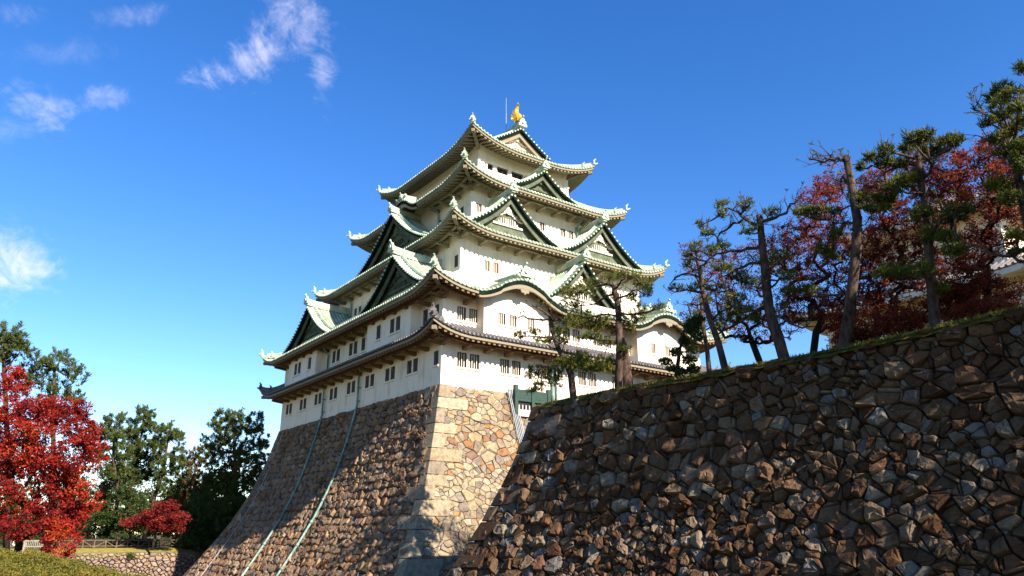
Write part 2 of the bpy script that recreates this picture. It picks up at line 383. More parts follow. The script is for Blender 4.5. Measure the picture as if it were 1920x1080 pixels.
# top storey mouldings
mb = MB()
for z in (27.2, 25.95):
    e = INS[4]
    for kind in 'SWNE':
        sd_ = Side(kind, rect_in(e)); A = sd_.A+.08
        mb.hexa([sd_.P(-A, -.08, z-.09), sd_.P(A, -.08, z-.09), sd_.P(A-.08, 0.004, z-.09), sd_.P(-A+.08, 0.004, z-.09), sd_.P(-A, -.08, z+.09), sd_.P(A, -.08, z+.09), sd_.P(A-.08, 0.004, z+.09), sd_.P(-A+.08, 0.004, z+.09)])
mb.build('wall_moulding', 'plaster', keep)

# ------------------------------------------------------------------ roofs
def bumpfn(u):
    u = abs(u)
    if u >= 1: return 0.0
    b = .5+.5*math.cos(math.pi*u)
    return b**.85 - .06*math.sin(math.pi*u)**2*(1 if u > .5 else 0)

class Roof:
    def __init__(s, ins_wall, over, ze, ins_top, zt, lift, Lc, karas={}, full=None):
        s.rect = rect_in(ins_wall-over); s.over = over; s.ze = ze; s.zt = zt; s.Dp = ins_top-(ins_wall-over); s.lift = lift; s.Lc = Lc; s.karas = karas
        s.wall_d = over
    def prof(s, u): return u*(.72+.28*u)
    def liftz(s, e):           # e = distance from the corner along the eave
        u = min(1, max(0, 1-e/s.Lc)); return s.lift*u**2.3
    def kb(s, kind, a):
        for (c, w, h) in s.karas.get(kind, []):
            if abs(a-c) < w: return h*bumpfn((a-c)/w)
        return 0.0
    def edge(s, sd_, a):       # height of the eave edge
        return s.ze+s.liftz(sd_.A-abs(a))+s.kb(sd_.kind, a)
    def z(s, sd_, a, d):
        zz = s.ze+(s.zt-s.ze)*s.prof(min(1, d/s.Dp))+s.liftz(sd_.A-abs(a))*max(0, 1-d/s.Dp)**1.2
        k = s.kb(sd_.kind, a)
        if k != 0: 
            zb = s.ze+k+d*.10
            zz = max(zz, zb) if k > 0 else zz+k*max(0, 1-d/.8)
        return zz
    def arange(s, sd_, n):
        base = list(np.linspace(-1, 1, n)*sd_.A)
        for (c, w, h) in s.karas.get(sd_.kind, []): base += list(np.arange(c-w, c+w+.01, .22))
        return sorted(base)

def make_roof(R_, name, surf_mat, end_mat, dark_mat, rib_sp=.42, dmax_fn=None, bracket=True, rib_r=.10, far_sides=('N', 'E')):
    top = MB(); ribs = MB(); ends = MB(); dk = MB(); eg = MB(); fas = MB(); raf = MB(); brs = []; kds = []; sof = MB()
    over = R_.over; nd = 7
    for kind in 'SWNE':
        sd_ = Side(kind, R_.rect); A = sd_.A; fine = kind in 'SW'
        al = R_.arange(sd_, 41)
        dm = R_.Dp if dmax_fn is None else dmax_fn(kind)
        # surface: columns of constant a, clipped at the hip
        ds = np.linspace(0, 1, nd)
        cols = []
        for a in al:
            dl = min(dm, A-abs(a)) if dmax_fn is None or kind in 'SN' else min(dm, (A-abs(a)) if A-abs(a) < dmax_fn('S') else dm)
            cols.append([sd_.P(a, t*dl, R_.z(sd_, a, t*dl)) for t in ds])
        o = len(top.v); vs = [p for c in cols for p in c]
        top.add(vs, [(i*nd+j, (i+1)*nd+j, (i+1)*nd+j+1, i*nd+j+1) for i in range(len(al)-1) for j in range(nd-1)])
        # ribs
        if fine or True:
            sp = rib_sp if fine else rib_sp*2
            n = int(2*A/sp)
            for i in range(n):
                a = -A+(i+.5)*2*A/n
                dl = min(dm, A-abs(a)) if dmax_fn is None or kind in 'SN' else min(dm, (A-abs(a)) if A-abs(a) < dmax_fn('S') else dm)
                if dl < .15: continue
                k = 7 if dl > 1 else 3
                vs = []
                for t in np.linspace(0, 1, k):
                    d = -.06+t*(dl+.06); z = R_.z(sd_, a, max(0, d)); r = rib_r
                    z2 = R_.z(sd_, a, max(0, d)+.3)
                    for (da, dz) in ((-r, -.02), (-r*.62, r*.75), (r*.62, r*.75), (r, -.02)): vs.append(sd_.P(a+da, d, z+dz))
                ribs.add(vs, [(i2*4+j, i2*4+j+1, i2*4+5+j, i2*4+4+j) for i2 in range(k-1) for j in range(3)])
                if fine:
                    z = R_.edge(sd_, a); rr = rib_r*1.02
                    pts = [sd_.P(a+rr*math.cos(q), -.07, z-.02+rr*math.sin(q)) for q in np.linspace(0, 2*math.pi, 9)[:-1]]
                    pts2 = [sd_.P(a+rr*math.cos(q), .05, z-.02+rr*math.sin(q)) for q in np.linspace(0, 2*math.pi, 9)[:-1]]
                    ribs.add(pts+pts2, [tuple(range(8))]+[(q, (q+1) % 8, 8+(q+1) % 8, 8+q) for q in range(8)])
        # eave edge layers
        def strip(m_, d0, z0, d1, z1, rise1=0.0, rise0=0.0):
            vs = []; 
            for a in al:
                for (d, dz) in ((d0, z0), (d1, z1)):
                    aa = max(-(A-d), min(A-d, a)); vs.append(sd_.P(aa, d, R_.edge(sd_, aa if abs(aa) < A-d-1e-6 else a)+dz))
            m_.add(vs, [(i*2, i*2+1, i*2+3, i*2+2) for i in range(len(al)-1)])
        strip(eg, 0, .02, 0, -.15); strip(eg, 0, -.15, .10, -.15)
        strip(fas, .10, -.15, .10, -.40); strip(fas, .10, -.40, .30, -.40)
        if fine and R_.karas.get(kind):    # thick curved bargeboard under each undulating gable
            for (c, w, h) in R_.karas[kind]:
                aa = list(np.arange(c-w, c+w+.01, .2)); dk = MB(); kds.append(dk)
                for m_, d0, d1, z0, z1 in ((dk, -.02, .22, -.14, -.46), (fas, .06, .26, -.46, -.86)):
                    vs = []
                    for a in aa:
                        tpr = 1 if m_ is dk else .55+.45*bumpfn((a-c)/w)
                        z = R_.edge(sd_, a)
                        vs += [sd_.P(a, d0, z+z0), sd_.P(a, d0, z+z0+(z1-z0)*tpr), sd_.P(a, d1, z+z0+(z1-z0)*tpr), sd_.P(a, d1, z+z0)]
                    n_ = len(aa)
                    m_.add(vs, [(i*4+j, i*4+(j+1) % 4, i*4+4+(j+1) % 4, i*4+4+j) for i in range(n_-1) for j in range(4)]+[(3, 2, 1, 0), tuple((n_-1)*4+j for j in range(4))])
        rise = .34
        strip(sof, .30, -.40, over+.06, -.40+rise*(over-.24))
        # rafters
        if fine:
            n = int(2*A/.52)
            for i in range(n):
                a = -A+(i+.5)*2*A/n; de = min(over+.05, A-abs(a))
                if de < .7 : continue
                e = R_.edge(sd_, a)-.40; d0 = .20; w = .12
                p = []
                for (d, dz) in ((d0, -.20), (de, -.20)):
                    pass
                zf = lambda d: e+rise*max(0, d-.30)
                raf.hexa([sd_.P(a-w, d0, zf(d0)-.20), sd_.P(a+w, d0, zf(d0)-.20), sd_.P(a+w, de, zf(de)-.20), sd_.P(a-w, de, zf(de)-.20),
                          sd_.P(a-w, d0, zf(d0)+.02), sd_.P(a+w, d0, zf(d0)+.02), sd_.P(a+w, de, zf(de)+.02), sd_.P(a-w, de, zf(de)+.02)])
            # purlin with bracket arms
            if bracket:
                dp = over*.52; n = max(2, int(round((2*A-2*over)/2.12)))
                spans = []; a0 = -(A-over)-.9
                ks = sorted([(c-w*.93, c+w*.93) for (c, w, h) in R_.karas.get(kind, [])])
                for (k0, k1) in ks: spans.append((a0, k0)); a0 = k1
                spans.append((a0, (A-over)+.9))
                zp = lambda a: R_.ze-.40+rise*(dp-.3)-.20+R_.liftz(A-abs(a))*.8
                smb = []
                for (p, q) in spans:
                    if q-p < .4: continue
                    br = MB(); smb.append((p, q, br)); brs.append(br)
                    aa = np.linspace(p, q, 14)
                    br.sweep([sd_.P(a, dp, zp(a)) for a in aa], .22, -.24, -.003)
                for i in range(n+1):
                    a = -(A-over)+i*(2*A-2*over)/n
                    if any(k0 < a < k1 for (k0, k1) in ks): continue
                    z = zp(a)-.24; br = [m_ for (p, q, m_) in smb if p <= a <= q][0]
                    br.hexa([sd_.P(a-.17, dp-.25, z-.18), sd_.P(a+.17, dp-.25, z-.18), sd_.P(a+.17, over, z-.34), sd_.P(a-.17, over, z-.34),
                             sd_.P(a-.17, dp-.25, z-.003), sd_.P(a+.17, dp-.25, z-.003), sd_.P(a+.17, over, z-.003), sd_.P(a-.17, over, z-.003)])
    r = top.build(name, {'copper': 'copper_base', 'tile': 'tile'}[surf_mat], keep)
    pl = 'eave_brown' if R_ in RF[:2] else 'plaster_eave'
    ribs.build('tile_ridges', surf_mat, r);
    eg.build('eave_edge', {'copper': 'copper_base', 'tile': 'tile_dark'}[surf_mat], r)
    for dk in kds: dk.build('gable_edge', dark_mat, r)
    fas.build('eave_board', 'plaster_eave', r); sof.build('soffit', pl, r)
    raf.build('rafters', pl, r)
    for br in brs: br.build('eave_brackets', pl, r)
    # hips, hip rafters and corner ornaments
    for (cx_, cy_) in ((0, 0), (1, 0), (0, 1), (1, 1)):
        x0, y0, x1, y1 = R_.rect
        sx = 1 if cx_ == 0 else -1; sy = 1 if cy_ == 0 else -1
        px_, py_ = (x0 if cx_ == 0 else x1), (y0 if cy_ == 0 else y1)
        sd_ = Side('S', R_.rect); dm = R_.Dp if dmax_fn is None else dmax_fn('S')
        def hz(d): return R_.ze+(R_.zt-R_.ze)*R_.prof(min(1, d/R_.Dp))+R_.liftz(d)*max(0, 1-d/R_.Dp)**1.2
        pts = [(px_+sx*d, py_+sy*d, hz(max(0, d))) for d in np.linspace(-.03, dm, 14)]
        h = MB(); h.sweep(pts, .42, -.05, .20)
        h.sweep([(p[0], p[1], p[2]+.20) for p in pts[1:]], .26, 0, .16)
        h.tube([(p[0], p[1], p[2]+.40) for p in pts[1:]], .12, 6)
        # ornament: shield plate and horn at the tip, second one a little way up the hip
        for d0, sc in ((.02, 1.0), (.95, .85)):
            z = hz(d0)+.05; c = Vector((px_+sx*d0, py_+sy*d0, z)); out = Vector((-sx, -sy, 0)).normalized(); sid = Vector((-out.y, out.x, 0))
            prof = [(-.30, 0), (-.36, .18), (-.22, .30), (-.26, .46), (-.12, .52), (-.09, .72), (.09, .72), (.12, .52), (.26, .46), (.22, .30), (.36, .18), (.30, 0)]
            f = [c+sid*(p*sc)+Vector((0, 0, q*sc))+out*.10 for p, q in prof]; b = [v-out*.18 for v in f]
            n = len(prof); h.add(f+b, [tuple(range(n)), tuple(range(2*n-1, n-1, -1))]+[(i, n+i, n+(i+1) % n, (i+1) % n) for i in range(n)])
            h.tube([c+Vector((0, 0, .62*sc)), c+out*.18+Vector((0, 0, .86*sc))], .085*sc, 6)
            h.tube([c+Vector((0, 0, .10)), c+out*.42+Vector((0, 0, .26))], [.13*sc, .10*sc], 7)
        h.build('hip_ridge', end_mat, r)
        b_ = MB(); e = R_.liftz(0.0)
        p0 = Vector((px_+sx*.22, py_+sy*.22, hz(0.22)-.62)); p1 = Vector((px_+sx*(over+.1), py_+sy*(over+.1), R_.ze-.40+.34*over-.1))
        pm = (p0+p1)/2; pm.z = R_.ze-.40+.34*over*.5+R_.liftz(over*.5)-.25
        b_.sweep([p0, pm, p1], .34, -.32, 0); b_.build('hip_rafter', 'plaster_eave', r)
    return r

# the five tiers
RF = [Roof(INS[0], 2.1, 3.95, INS[0]+.02, 5.15, .95, 4.2),
      Roof(INS[1], 2.25, 7.80, INS[2]+.02, 11.3, 1.15, 5.0, {'S': [(south(6.9), 4.75, 1.75), (south(24.95), 4.75, 1.75)]}),
      Roof(INS[2], 2.25, 15.40, INS[3]+.02, 18.6, 1.30, 5.6),
      Roof(INS[3], 2.60, 22.45, INS[4]+.02, 25.4, 1.35, 5.8, {'W': [(west(18.0), 3.6, 1.45)]}),
      Roof(INS[4], 2.25, 28.25, CX, 33.2, 1.60, 7.0)]
make_roof(RF[0], 'lower_tile_roof', 'tile', 'tile', 'tile_dark', .40)
for k in (1, 2, 3): make_roof(RF[k], 'copper_roof', 'copper', 'copper_pale', 'copper_dark')
DG = 4.0
top_roof = make_roof(RF[4], 'top_roof', 'copper', 'copper_pale', 'copper_dark', .42, lambda k: DG if k in 'SN' else RF[4].Dp, bracket=False)

def ornament(mb, c, out, sc=1.0):
    """ridge-end plate: round boss between scrolls with a small horn"""
    c = Vector(c); out = Vector(out).normalized(); sid = Vector((-out.y, out.x, 0))
    prof = [(-.55, 0), (-.62, .22), (-.42, .42), (-.46, .66), (-.24, .76), (-.2, 1.0), (.2, 1.0), (.24, .76), (.46, .66), (.42, .42), (.62, .22), (.55, 0)]
    f = [c+sid*(p*sc)+Vector((0, 0, q*sc))+out*.16*sc for p, q in prof]; b = [v-out*.3*sc for v in f]; n = len(prof)
    mb.add(f+b, [tuple(range(n)), tuple(range(2*n-1, n-1, -1))]+[(i, n+i, n+(i+1) % n, (i+1) % n) for i in range(n)])
    cc = c+Vector((0, 0, .5*sc))+out*.17*sc
    ring = [cc+sid*(.24*sc*math.cos(t))+Vector((0, 0, .24*sc*math.sin(t))) for t in np.linspace(0, 2*math.pi, 11)[:-1]]
    r2 = [v+out*.12*sc for v in ring]
    mb.add(ring+r2, [tuple(range(10, 20))]+[(i, (i+1) % 10, 10+(i+1) % 10, 10+i) for i in range(10)])
    mb.tube([c+Vector((0, 0, .95*sc)), c+out*.15*sc+Vector((0, 0, 1.25*sc))], [.10*sc, .07*sc], 6)
    mb.tube([c+out*.15*sc+Vector((0, 0, 1.22*sc)), c+out*.26*sc+Vector((0, 0, 1.30*sc))], .12*sc, 6)

def gable(sd_, c, w, zb, za, df, db, parent=None, build_roof=True, prof=None, lattice=True, name='dormer_gable', finial=1.0, base_drop=.6, pale=False):
    """curved triangular gable facing outward at depth df, ridge running back to depth db"""
    g = prof or (lambda u: zb+(za-zb)*(1-u)*(1-.50*u))
    us = np.linspace(-1, 1, 37)
    r = None
    if build_roof:
        mb = MB(); vs = []
        for u in us:
            for d in (df, db): vs.append(sd_.P(c+u*w, d, g(abs(u))))
        mb.add(vs, [(i*2, i*2+1, i*2+3, i*2+2) for i in range(len(us)-1)]); r = mb.build(name, 'copper_base', keep); mb = MB()
        # ribs running down the slope behind the verge
        for d in np.arange(df+1.25, db, .42):
            for sgn in (-1, 1):
                vs = []; k = 9
                for t in np.linspace(.02, 1.0, k):
                    for (dd, dz) in ((-.10, -.02), (-.06, .075), (.06, .075), (.10, -.02)): vs.append(sd_.P(c+sgn*t*w, d+dd, g(t)+dz))
                mb.add(vs, [(i*4+j, i*4+j+1, i*4+5+j, i*4+4+j) for i in range(k-1) for j in range(3)])
        mb.build('tile_ridges', 'copper', r)
        par = r
    else: par = parent
    # verge tiles: short ribs across the verge, and the ridges that run down beside it
    vt = MB()
    nv = int(w/.36)
    for sgn in (-1, 1):
        for i in range(nv):
            t = (i+.5)/nv; a = c+sgn*t*w; z = g(t)
            vt.tube([sd_.P(a, df-.10, z+.03), sd_.P(a, df+.85, z+.03)], .105, 6)
        for dd, ww, hh in ((df+.95, .34, .30), ):
            vt.sweep([sd_.P(c+sgn*t*w, dd, g(t)) for t in np.linspace(.04, .93, 14)], ww, -.02, hh)
            vt.tube([sd_.P(c+sgn*t*w, dd, g(t)+hh+.06) for t in np.linspace(.04, .93, 14)], .11, 6)
        e = sd_.P(c+sgn*.95*w, df+.95, g(.95))
        vt.tube([e, e+Vector((0, 0, .55))], [.16, .08], 6)
    vt.build('verge_tiles', 'copper_pale', par)
    # dark verge soffit + barge board
    bb = MB(); b2 = MB()
    for sgn in (-1, 1):
        ts = np.linspace(0, 1.0, 16)
        for m_, d0, d1, z0, z1 in ((bb, df, df+.34, -.04, -.30), (b2, df+.36, df+.50, -.30, -.95)):
            vs = []
            for t in ts:
                z = g(t); zl = z1
                vs += [sd_.P(c+sgn*t*w, d0, z+z0), sd_.P(c+sgn*t*w, d0, z+zl), sd_.P(c+sgn*t*w, d1, z+zl), sd_.P(c+sgn*t*w, d1, z+z0)]
            n_ = len(ts)
            m_.add(vs, [(i*4+j, i*4+(j+1) % 4, i*4+4+(j+1) % 4, i*4+4+j) for i in range(n_-1) for j in range(4)]+[(3, 2, 1, 0), tuple((n_-1)*4+j for j in range(4))])
        # soffit from barge to gable wall
        vs = []
        for t in ts: vs += [sd_.P(c+sgn*t*w, df+.1, g(t)-.28), sd_.P(c+sgn*t*w, df+1.2, g(t)-.24)]
        bb.add(vs, [(i*2, i*2+1, i*2+3, i*2+2) for i in range(len(ts)-1)])
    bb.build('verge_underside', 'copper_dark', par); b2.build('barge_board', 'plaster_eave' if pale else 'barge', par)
    # gable wall with moulding, lattice and pendant
    dw = df+1.0; gw = MB(); vs = []
    for u in us: vs += [sd_.P(c+u*w, dw, zb-base_drop), sd_.P(c+u*w, dw, max(zb-base_drop+.01, g(abs(u))-.26))]
    gw.add(vs, [(i*2, i*2+2, i*2+3, i*2+1) for i in range(len(us)-1)])
    gm = 'plaster' if pale else 'gable'
    gw.build('gable_wall', gm, par)
    H = za-zb; tr = MB()
    zl = zb+H*.30; lw = w*.42
    if lattice and w > 3:
        dkm = MB(); dkm.hexa([sd_.P(c-lw/2, dw-.05, zl), sd_.P(c+lw/2, dw-.05, zl), sd_.P(c+lw/2, dw+.01, zl), sd_.P(c-lw/2, dw+.01, zl),
                             sd_.P(c-lw*.32, dw-.05, zl+H*.14), sd_.P(c+lw*.32, dw-.05, zl+H*.14), sd_.P(c+lw*.32, dw+.01, zl+H*.14), sd_.P(c-lw*.32, dw+.01, zl+H*.14)])
        dkm.build('lattice_opening', 'dark', par)
        for i in range(9):
            a = c-lw*.46+lw*.92*i/8; hh = H*.135*min(1, (lw/2-abs(a-c)+.12)/(lw*.18+.12))
            tr.hexa([sd_.P(a-.055, dw-.16, zl), sd_.P(a+.055, dw-.16, zl), sd_.P(a+.055, dw-.06, zl), sd_.P(a-.055, dw-.06, zl),
                     sd_.P(a-.055, dw-.16, zl+hh), sd_.P(a+.055, dw-.16, zl+hh), sd_.P(a+.055, dw-.06, zl+hh), sd_.P(a-.055, dw-.06, zl+hh)])
    tr.sweep([sd_.P(c-lw*.75, dw-.09, zl-.12), sd_.P(c+lw*.75, dw-.09, zl-.12)], .16, -.09, .09)
    # inner curved moulding pair below the pendant (leafy brackets)
    for sgn in (-1, 1):
        pts = [(t, zl+H*.16+H*.20*(1-t/.30)**1.5) for t in np.linspace(.03, .30, 7)]
        for i, (t, z) in enumerate(pts):
            a = c+sgn*t*w; s_ = .10+.05*w/6*((i % 2)+.6)
            tr.hexa([sd_.P(a-s_*1.5, dw-.2, z-s_), sd_.P(a+s_*1.5, dw-.2, z-s_*.6), sd_.P(a+s_, dw-.02, z-s_), sd_.P(a-s_, dw-.02, z-s_),
                     sd_.P(a-s_, dw-.2, z+s_), sd_.P(a+s_*1.1, dw-.2, z+s_*1.2), sd_.P(a+s_, dw-.02, z+s_), sd_.P(a-s_, dw-.02, z+s_)])
    tr.build('gable_moulding', 'gable' if sd_.kind in 'WE' else ('plaster' if (lattice or pale) else 'barge'), par)  # dark copper on west and east, with those sides' shade put into the colour
    pn = MB(); s_ = .16*w**.62; zc = za-H*.36
    outl = [(0, -1.55), (.35, -1.15), (.8, -.95), (1.25, -.45), (1.1, 0), (1.5, .35), (.95, .5), (.55, .95), (.3, 1.6), (-.3, 1.6), (-.55, .95), (-.95, .5), (-1.5, .35), (-1.1, 0), (-1.25, -.45), (-.8, -.95), (-.35, -1.15)]
    f = [sd_.P(c+p*s_*.62, dw-.30, zc+q*s_*.62) for p, q in outl]; b = [sd_.P(c+p*s_*.62, dw-.12, zc+q*s_*.62) for p, q in outl]; n = len(outl)
    pn.add(f+b, [tuple(range(n))]+[(i, n+i, n+(i+1) % n, (i+1) % n) for i in range(n)])
    rr = [(sd_.P(c+.55*s_*.62*math.cos(t), dw-.30, zc+.55*s_*.62*math.sin(t)), sd_.P(c+.35*s_*.62*math.cos(t), dw-.40, zc+.35*s_*.62*math.sin(t))) for t in np.linspace(0, 2*math.pi, 9)[:-1]]
    pn.add([p for p, q in rr]+[q for p, q in rr], [tuple(range(8, 16))]+[(i, (i+1) % 8, 8+(i+1) % 8, 8+i) for i in range(8)])
    pn.build('gable_pendant', 'gable' if sd_.kind in 'WE' else ('plaster' if (lattice or pale) else 'barge'), par)  # west and east pendants darkened likewise, shade as part of their colour
    # ridge with end ornament
    if build_roof:
        rd = MB(); rise = .25
        pts = [sd_.P(c, d, za+rise*max(0, 1-(d-df)/3)**2) for d in np.linspace(df-.12, db, 8)]
        rd.sweep(pts, .50, -.10, .34); rd.sweep([p+Vector((0, 0, .34)) for p in pts], .34, 0, .18); rd.tube([p+Vector((0, 0, .58)) for p in pts], .14, 6)
        rd.build('gable_ridge', 'copper', par)
        on_ = MB(); q = sd_.i; ornament(on_, pts[0]+Vector((0, 0, .05)), (-q[0], -q[1], 0), .85*finial); on_.build('ridge_end_ornament', 'copper_pale', par)
    return par

def roofside(k, kind): return Side(kind, RF[k].rect)
e2 = RF[1].rect[1]
# second tier: south centre, two on the west
gable(roofside(1, 'S'), south(15.9), 6.1, 8.65, 13.85, -.1-e2, RF[1].Dp+.3)
for y in (28.3, 7.75): gable(roofside(1, 'W'), west(y), 6.6, 8.75, 13.1, -.95-e2, RF[1].Dp+.3)
for y in (28.3, 7.75): gable(roofside(1, 'E'), -west(y), 6.6, 8.75, 13.1, -.95-e2, RF[1].Dp+.3)
gable(roofside(1, 'N'), 0, 6.1, 8.65, 13.85, -.1-e2, RF[1].Dp+.3)
e3 = RF[2].rect[1]
for x in (9.75, 22.05): gable(roofside(2, 'S'), south(x), 5.7, 16.35, 20.65, 3.45-e3, RF[2].Dp+.3)
gable(roofside(2, 'W'), west(18.0), 8.6, 16.7, 22.15, 3.75-e3, RF[2].Dp+.3, finial=.8)
e4 = RF[3].rect[1]
gable(roofside(3, 'S'), south(15.9), 4.6, 23.25, 26.05, 5.95-e4, RF[3].Dp+.3, lattice=False)
# undulating gable ridges
for k, kind, c, w, h in ((1, 'S', south(6.9), 4.75, 1.75), (1, 'S', south(24.95), 4.75, 1.75), (3, 'W', west(18.0), 3.6, 1.45)):
    sd_ = roofside(k, kind); ze = RF[k].ze+h; mb = MB()
    pts = [sd_.P(c, d, ze+.12+d*.10+.12*max(0, 1-d/3)) for d in np.linspace(.05, RF[k].Dp*.95, 7)]
    mb.sweep(pts, .5, -.1, .42); mb.tube([p+Vector((0, 0, .5)) for p in pts], .16, 6)
    o = mb.build('undulating_gable_ridge', 'copper', keep)
    om = MB(); q = sd_.i; ornament(om, pts[0], (-q[0], -q[1], 0), .95 if k == 1 else .6)
    for sgn in (-1, 1):
        om.tube([sd_.P(c+sgn*.5, .1, ze+.2), sd_.P(c+sgn*1.0, .1, ze+.45), sd_.P(c+sgn*1.15, .1, ze+.2)], [.14, .16, .08], 6)
    om.build('ridge_end_ornament', 'copper_pale', o)
    pm = MB(); zc = ze-1.0; s_ = .62 if k == 1 else .4
    outl = [(-1.6, .42), (-1.2, .0), (-.8, .12), (-.6, -.35), (-.25, -.3), (0, -.62), (.25, -.3), (.6, -.35), (.8, .12), (1.2, 0), (1.6, .42), (0, .6)]
    f = [sd_.P(c+p*s_, .08, zc+q_*s_) for p, q_ in outl]; b = [sd_.P(c+p*s_, .2, zc+q_*s_) for p, q_ in outl]; n = len(outl)
    pm.add(f+b, [tuple(range(n)), tuple(range(2*n-1, n-1, -1))]+[(i, n+i, n+(i+1) % n, (i+1) % n) for i in range(n)])
    pm.build('gable_pendant', 'plaster_eave', o)

# top gables on the south and north ends
Rt = RF[4]
for kind in 'SN':
    sd_ = Side(kind, Rt.rect); hw = Rt.rect[2]-CX if False else sd_.A
    wg = sd_.A-4.35
    def pf(u, wg=wg, A=sd_.A): return Rt.ze+(Rt.zt-Rt.ze)*Rt.prof(1-u*wg/A)
    dfront = 10.15-Rt.rect[1] if kind == 'S' else 2.85
    # verge extension of the main slopes
    mb = MB(); us = np.linspace(-1, 1, 31); vs = []
    for u in us: vs += [sd_.P(u*wg, dfront, pf(abs(u))), sd_.P(u*wg, DG+.3, pf(abs(u)))]
    mb.add(vs, [(i*2, i*2+1, i*2+3, i*2+2) for i in range(len(us)-1)])
    tr_ = mb.build('verge_slope', 'copper', top_roof)
    gable(sd_, 0, wg, pf(1), Rt.zt, dfront, DG, parent=top_roof, build_roof=False, prof=pf, lattice=False, pale=True, base_drop=1.4)
mb = MB(); y0, y1 = 10.0, L-10.0
pts = [(CX, y, Rt.zt+.30*abs((y-CY)/(CY-10))**3) for y in np.linspace(y0, y1, 15)]
mb.sweep(pts, .70, -.1, .55); mb.sweep([(p[0], p[1], p[2]+.55) for p in pts], .46, 0, .22); mb.tube([(p[0], p[1], p[2]+.82) for p in pts], .17, 6)
mb.build('main_ridge', 'copper', top_roof)
om = MB(); ornament(om, (CX, y0, Rt.zt+.2), (0, -1, 0), 1.0); ornament(om, (CX, y1, Rt.zt+.2), (0, 1, 0), 1.0); om.build('ridge_end_ornament', 'copper_pale', top_roof)

# golden fish on the ridge: head low at the end, body arched, tail fins spread high
def golden_fish(y, dirn):
    g = MB(); z0 = Rt.zt+1.05
    path = [(0, 0.0, .10), (0, .0, .40), (0, .16, .85), (0, .42, 1.35), (0, .52, 1.85), (0, .36, 2.25), (0, .10, 2.55)]
    rad = [.42, .60, .56, .44, .33, .24, .13]
    FS = .88; P_ = lambda p: (CX+p[0]*FS*1.15, y+dirn*p[1]*FS*1.1, z0+p[2]*FS)
    g.tube([P_(p) for p in path], rad, 10)
    g.tube([P_((0, -.15, .35)), P_((0, -.62, .28)), P_((0, -.85, .40))], [.34, .22, .10], 8)          # snout
    g.tube([P_((0, -.2, .30)), P_((0, -.60, .02)), P_((0, -.78, .0))], [.24, .15, .07], 8)            # jaw
    def fin(ps, th=.06):
        a = [P_((p[0]-th/2, p[1], p[2])) for p in ps]; b = [P_((p[0]+th/2, p[1], p[2])) for p in ps]; n = len(ps)
        g.add(a+b, [tuple(range(n)), tuple(range(2*n-1, n-1, -1))]+[(i, n+i, n+(i+1) % n, (i+1) % n) for i in range(n)])
    fin([(0, .25, 2.2), (0, -.35, 2.75), (0, -.15, 2.95), (0, .02, 2.72), (0, .12, 3.15), (0, .30, 2.75), (0, .62, 2.85), (0, .48, 2.3)])   # tail
    for i in range(5):
        t = .55+i*.33; yy = np.interp(t, [.4, .85, 1.35, 1.85, 2.25], [.45, .58, .75, .76, .55])
        fin([(0, yy-.15, t-.15), (0, yy+.28, t+.12), (0, yy-.12, t+.2)])
    for sx in (-1, 1):
        vs = [P_((sx*.36, -.05, .55)), P_((sx*.95, .12, .95)), P_((sx*.80, .25, .60)), P_((sx*.88, .32, .38)), P_((sx*.40, .25, .30))]
        vs2 = [(p[0], p[1]+.06*dirn, p[2]-.03) for p in vs]; g.add(vs+vs2, [(0, 1, 2, 3, 4), (9, 8, 7, 6, 5)]+[(i, 5+i, 5+(i+1) % 5, (i+1) % 5) for i in range(5)])
        g.tube([P_((sx*.24, -.32, .52)), P_((sx*.30, -.36, .60))], [.12, .08], 6)
        vs = [P_((sx*.22, .35, 1.45)), P_((sx*.62, .30, 1.85)), P_((sx*.5, .5, 1.5)), P_((sx*.22, .5, 1.25))]
        vs2 = [(p[0], p[1]+.05*dirn, p[2]-.03) for p in vs]; g.add(vs+vs2, [(0, 1, 2, 3), (7, 6, 5, 4)]+[(i, 4+i, 4+(i+1) % 4, (i+1) % 4) for i in range(4)])
    g.build('golden_fish', 'gold', keep)
golden_fish(10.75, 1); golden_fish(L-10.75, -1)
mb = MB(); q = on(0, CX-.5, 949, 228); mb.tube([(q[0], q[1], Rt.zt-.2), (q[0], q[1], on(0, CX-.5, 949, 184)[2])], [.05, .025], 6); mb.build('lightning_rod', 'steel', keep)

# ------------------------------------------------------------------ projecting second-storey bays
def bay(sd_wall, a0, a1, out, z0, ztop, holes, curve=None, name='projecting_bay'):
    mb = MB(); r = sd_wall
    class Sh:
        A = (a1-a0)/2
        def P(s, a, d, z): return r.P(a+(a0+a1)/2, d-out, z)
    sh = Sh(); sh.kind = r.kind
    hs = [(h[0]-(a0+a1)/2, h[1]-(a0+a1)/2, h[2], h[3]) for h in holes]
    wall_face(mb, None, sh, z0, ztop, hs)
    for a in (a0, a1): mb.quad(r.P(a, -out, z0), r.P(a, .01, z0), r.P(a, .01, ztop), r.P(a, -out, ztop))
    mb.quad(r.P(a0, -out, z0), r.P(a1, -out, z0), r.P(a1, .01, z0), r.P(a0, .01, z0))
    if curve:
        aa = np.linspace(a0, a1, 30); vs = []
        for a in aa: vs += [r.P(a, -out, ztop), r.P(a, -out, max(ztop+.01, curve(a)))]
        mb.add(vs, [(i*2, i*2+2, i*2+3, i*2+1) for i in range(len(aa)-1)])
    mb.build(name, 'plaster', keep)
    for h in hs: window(sh, *h, 3 if r.kind == 'S' else 2, 'wood' if r.kind == 'S' else 'bar', 'plaster' if r.kind == 'S' else 'bar', (h[0], h[1]), 'dark')
r2s = roofside(1, 'S')
def ucurve(a): return RF[1].edge(r2s, a)-.40+.34*(RF[1].over-1-.3)
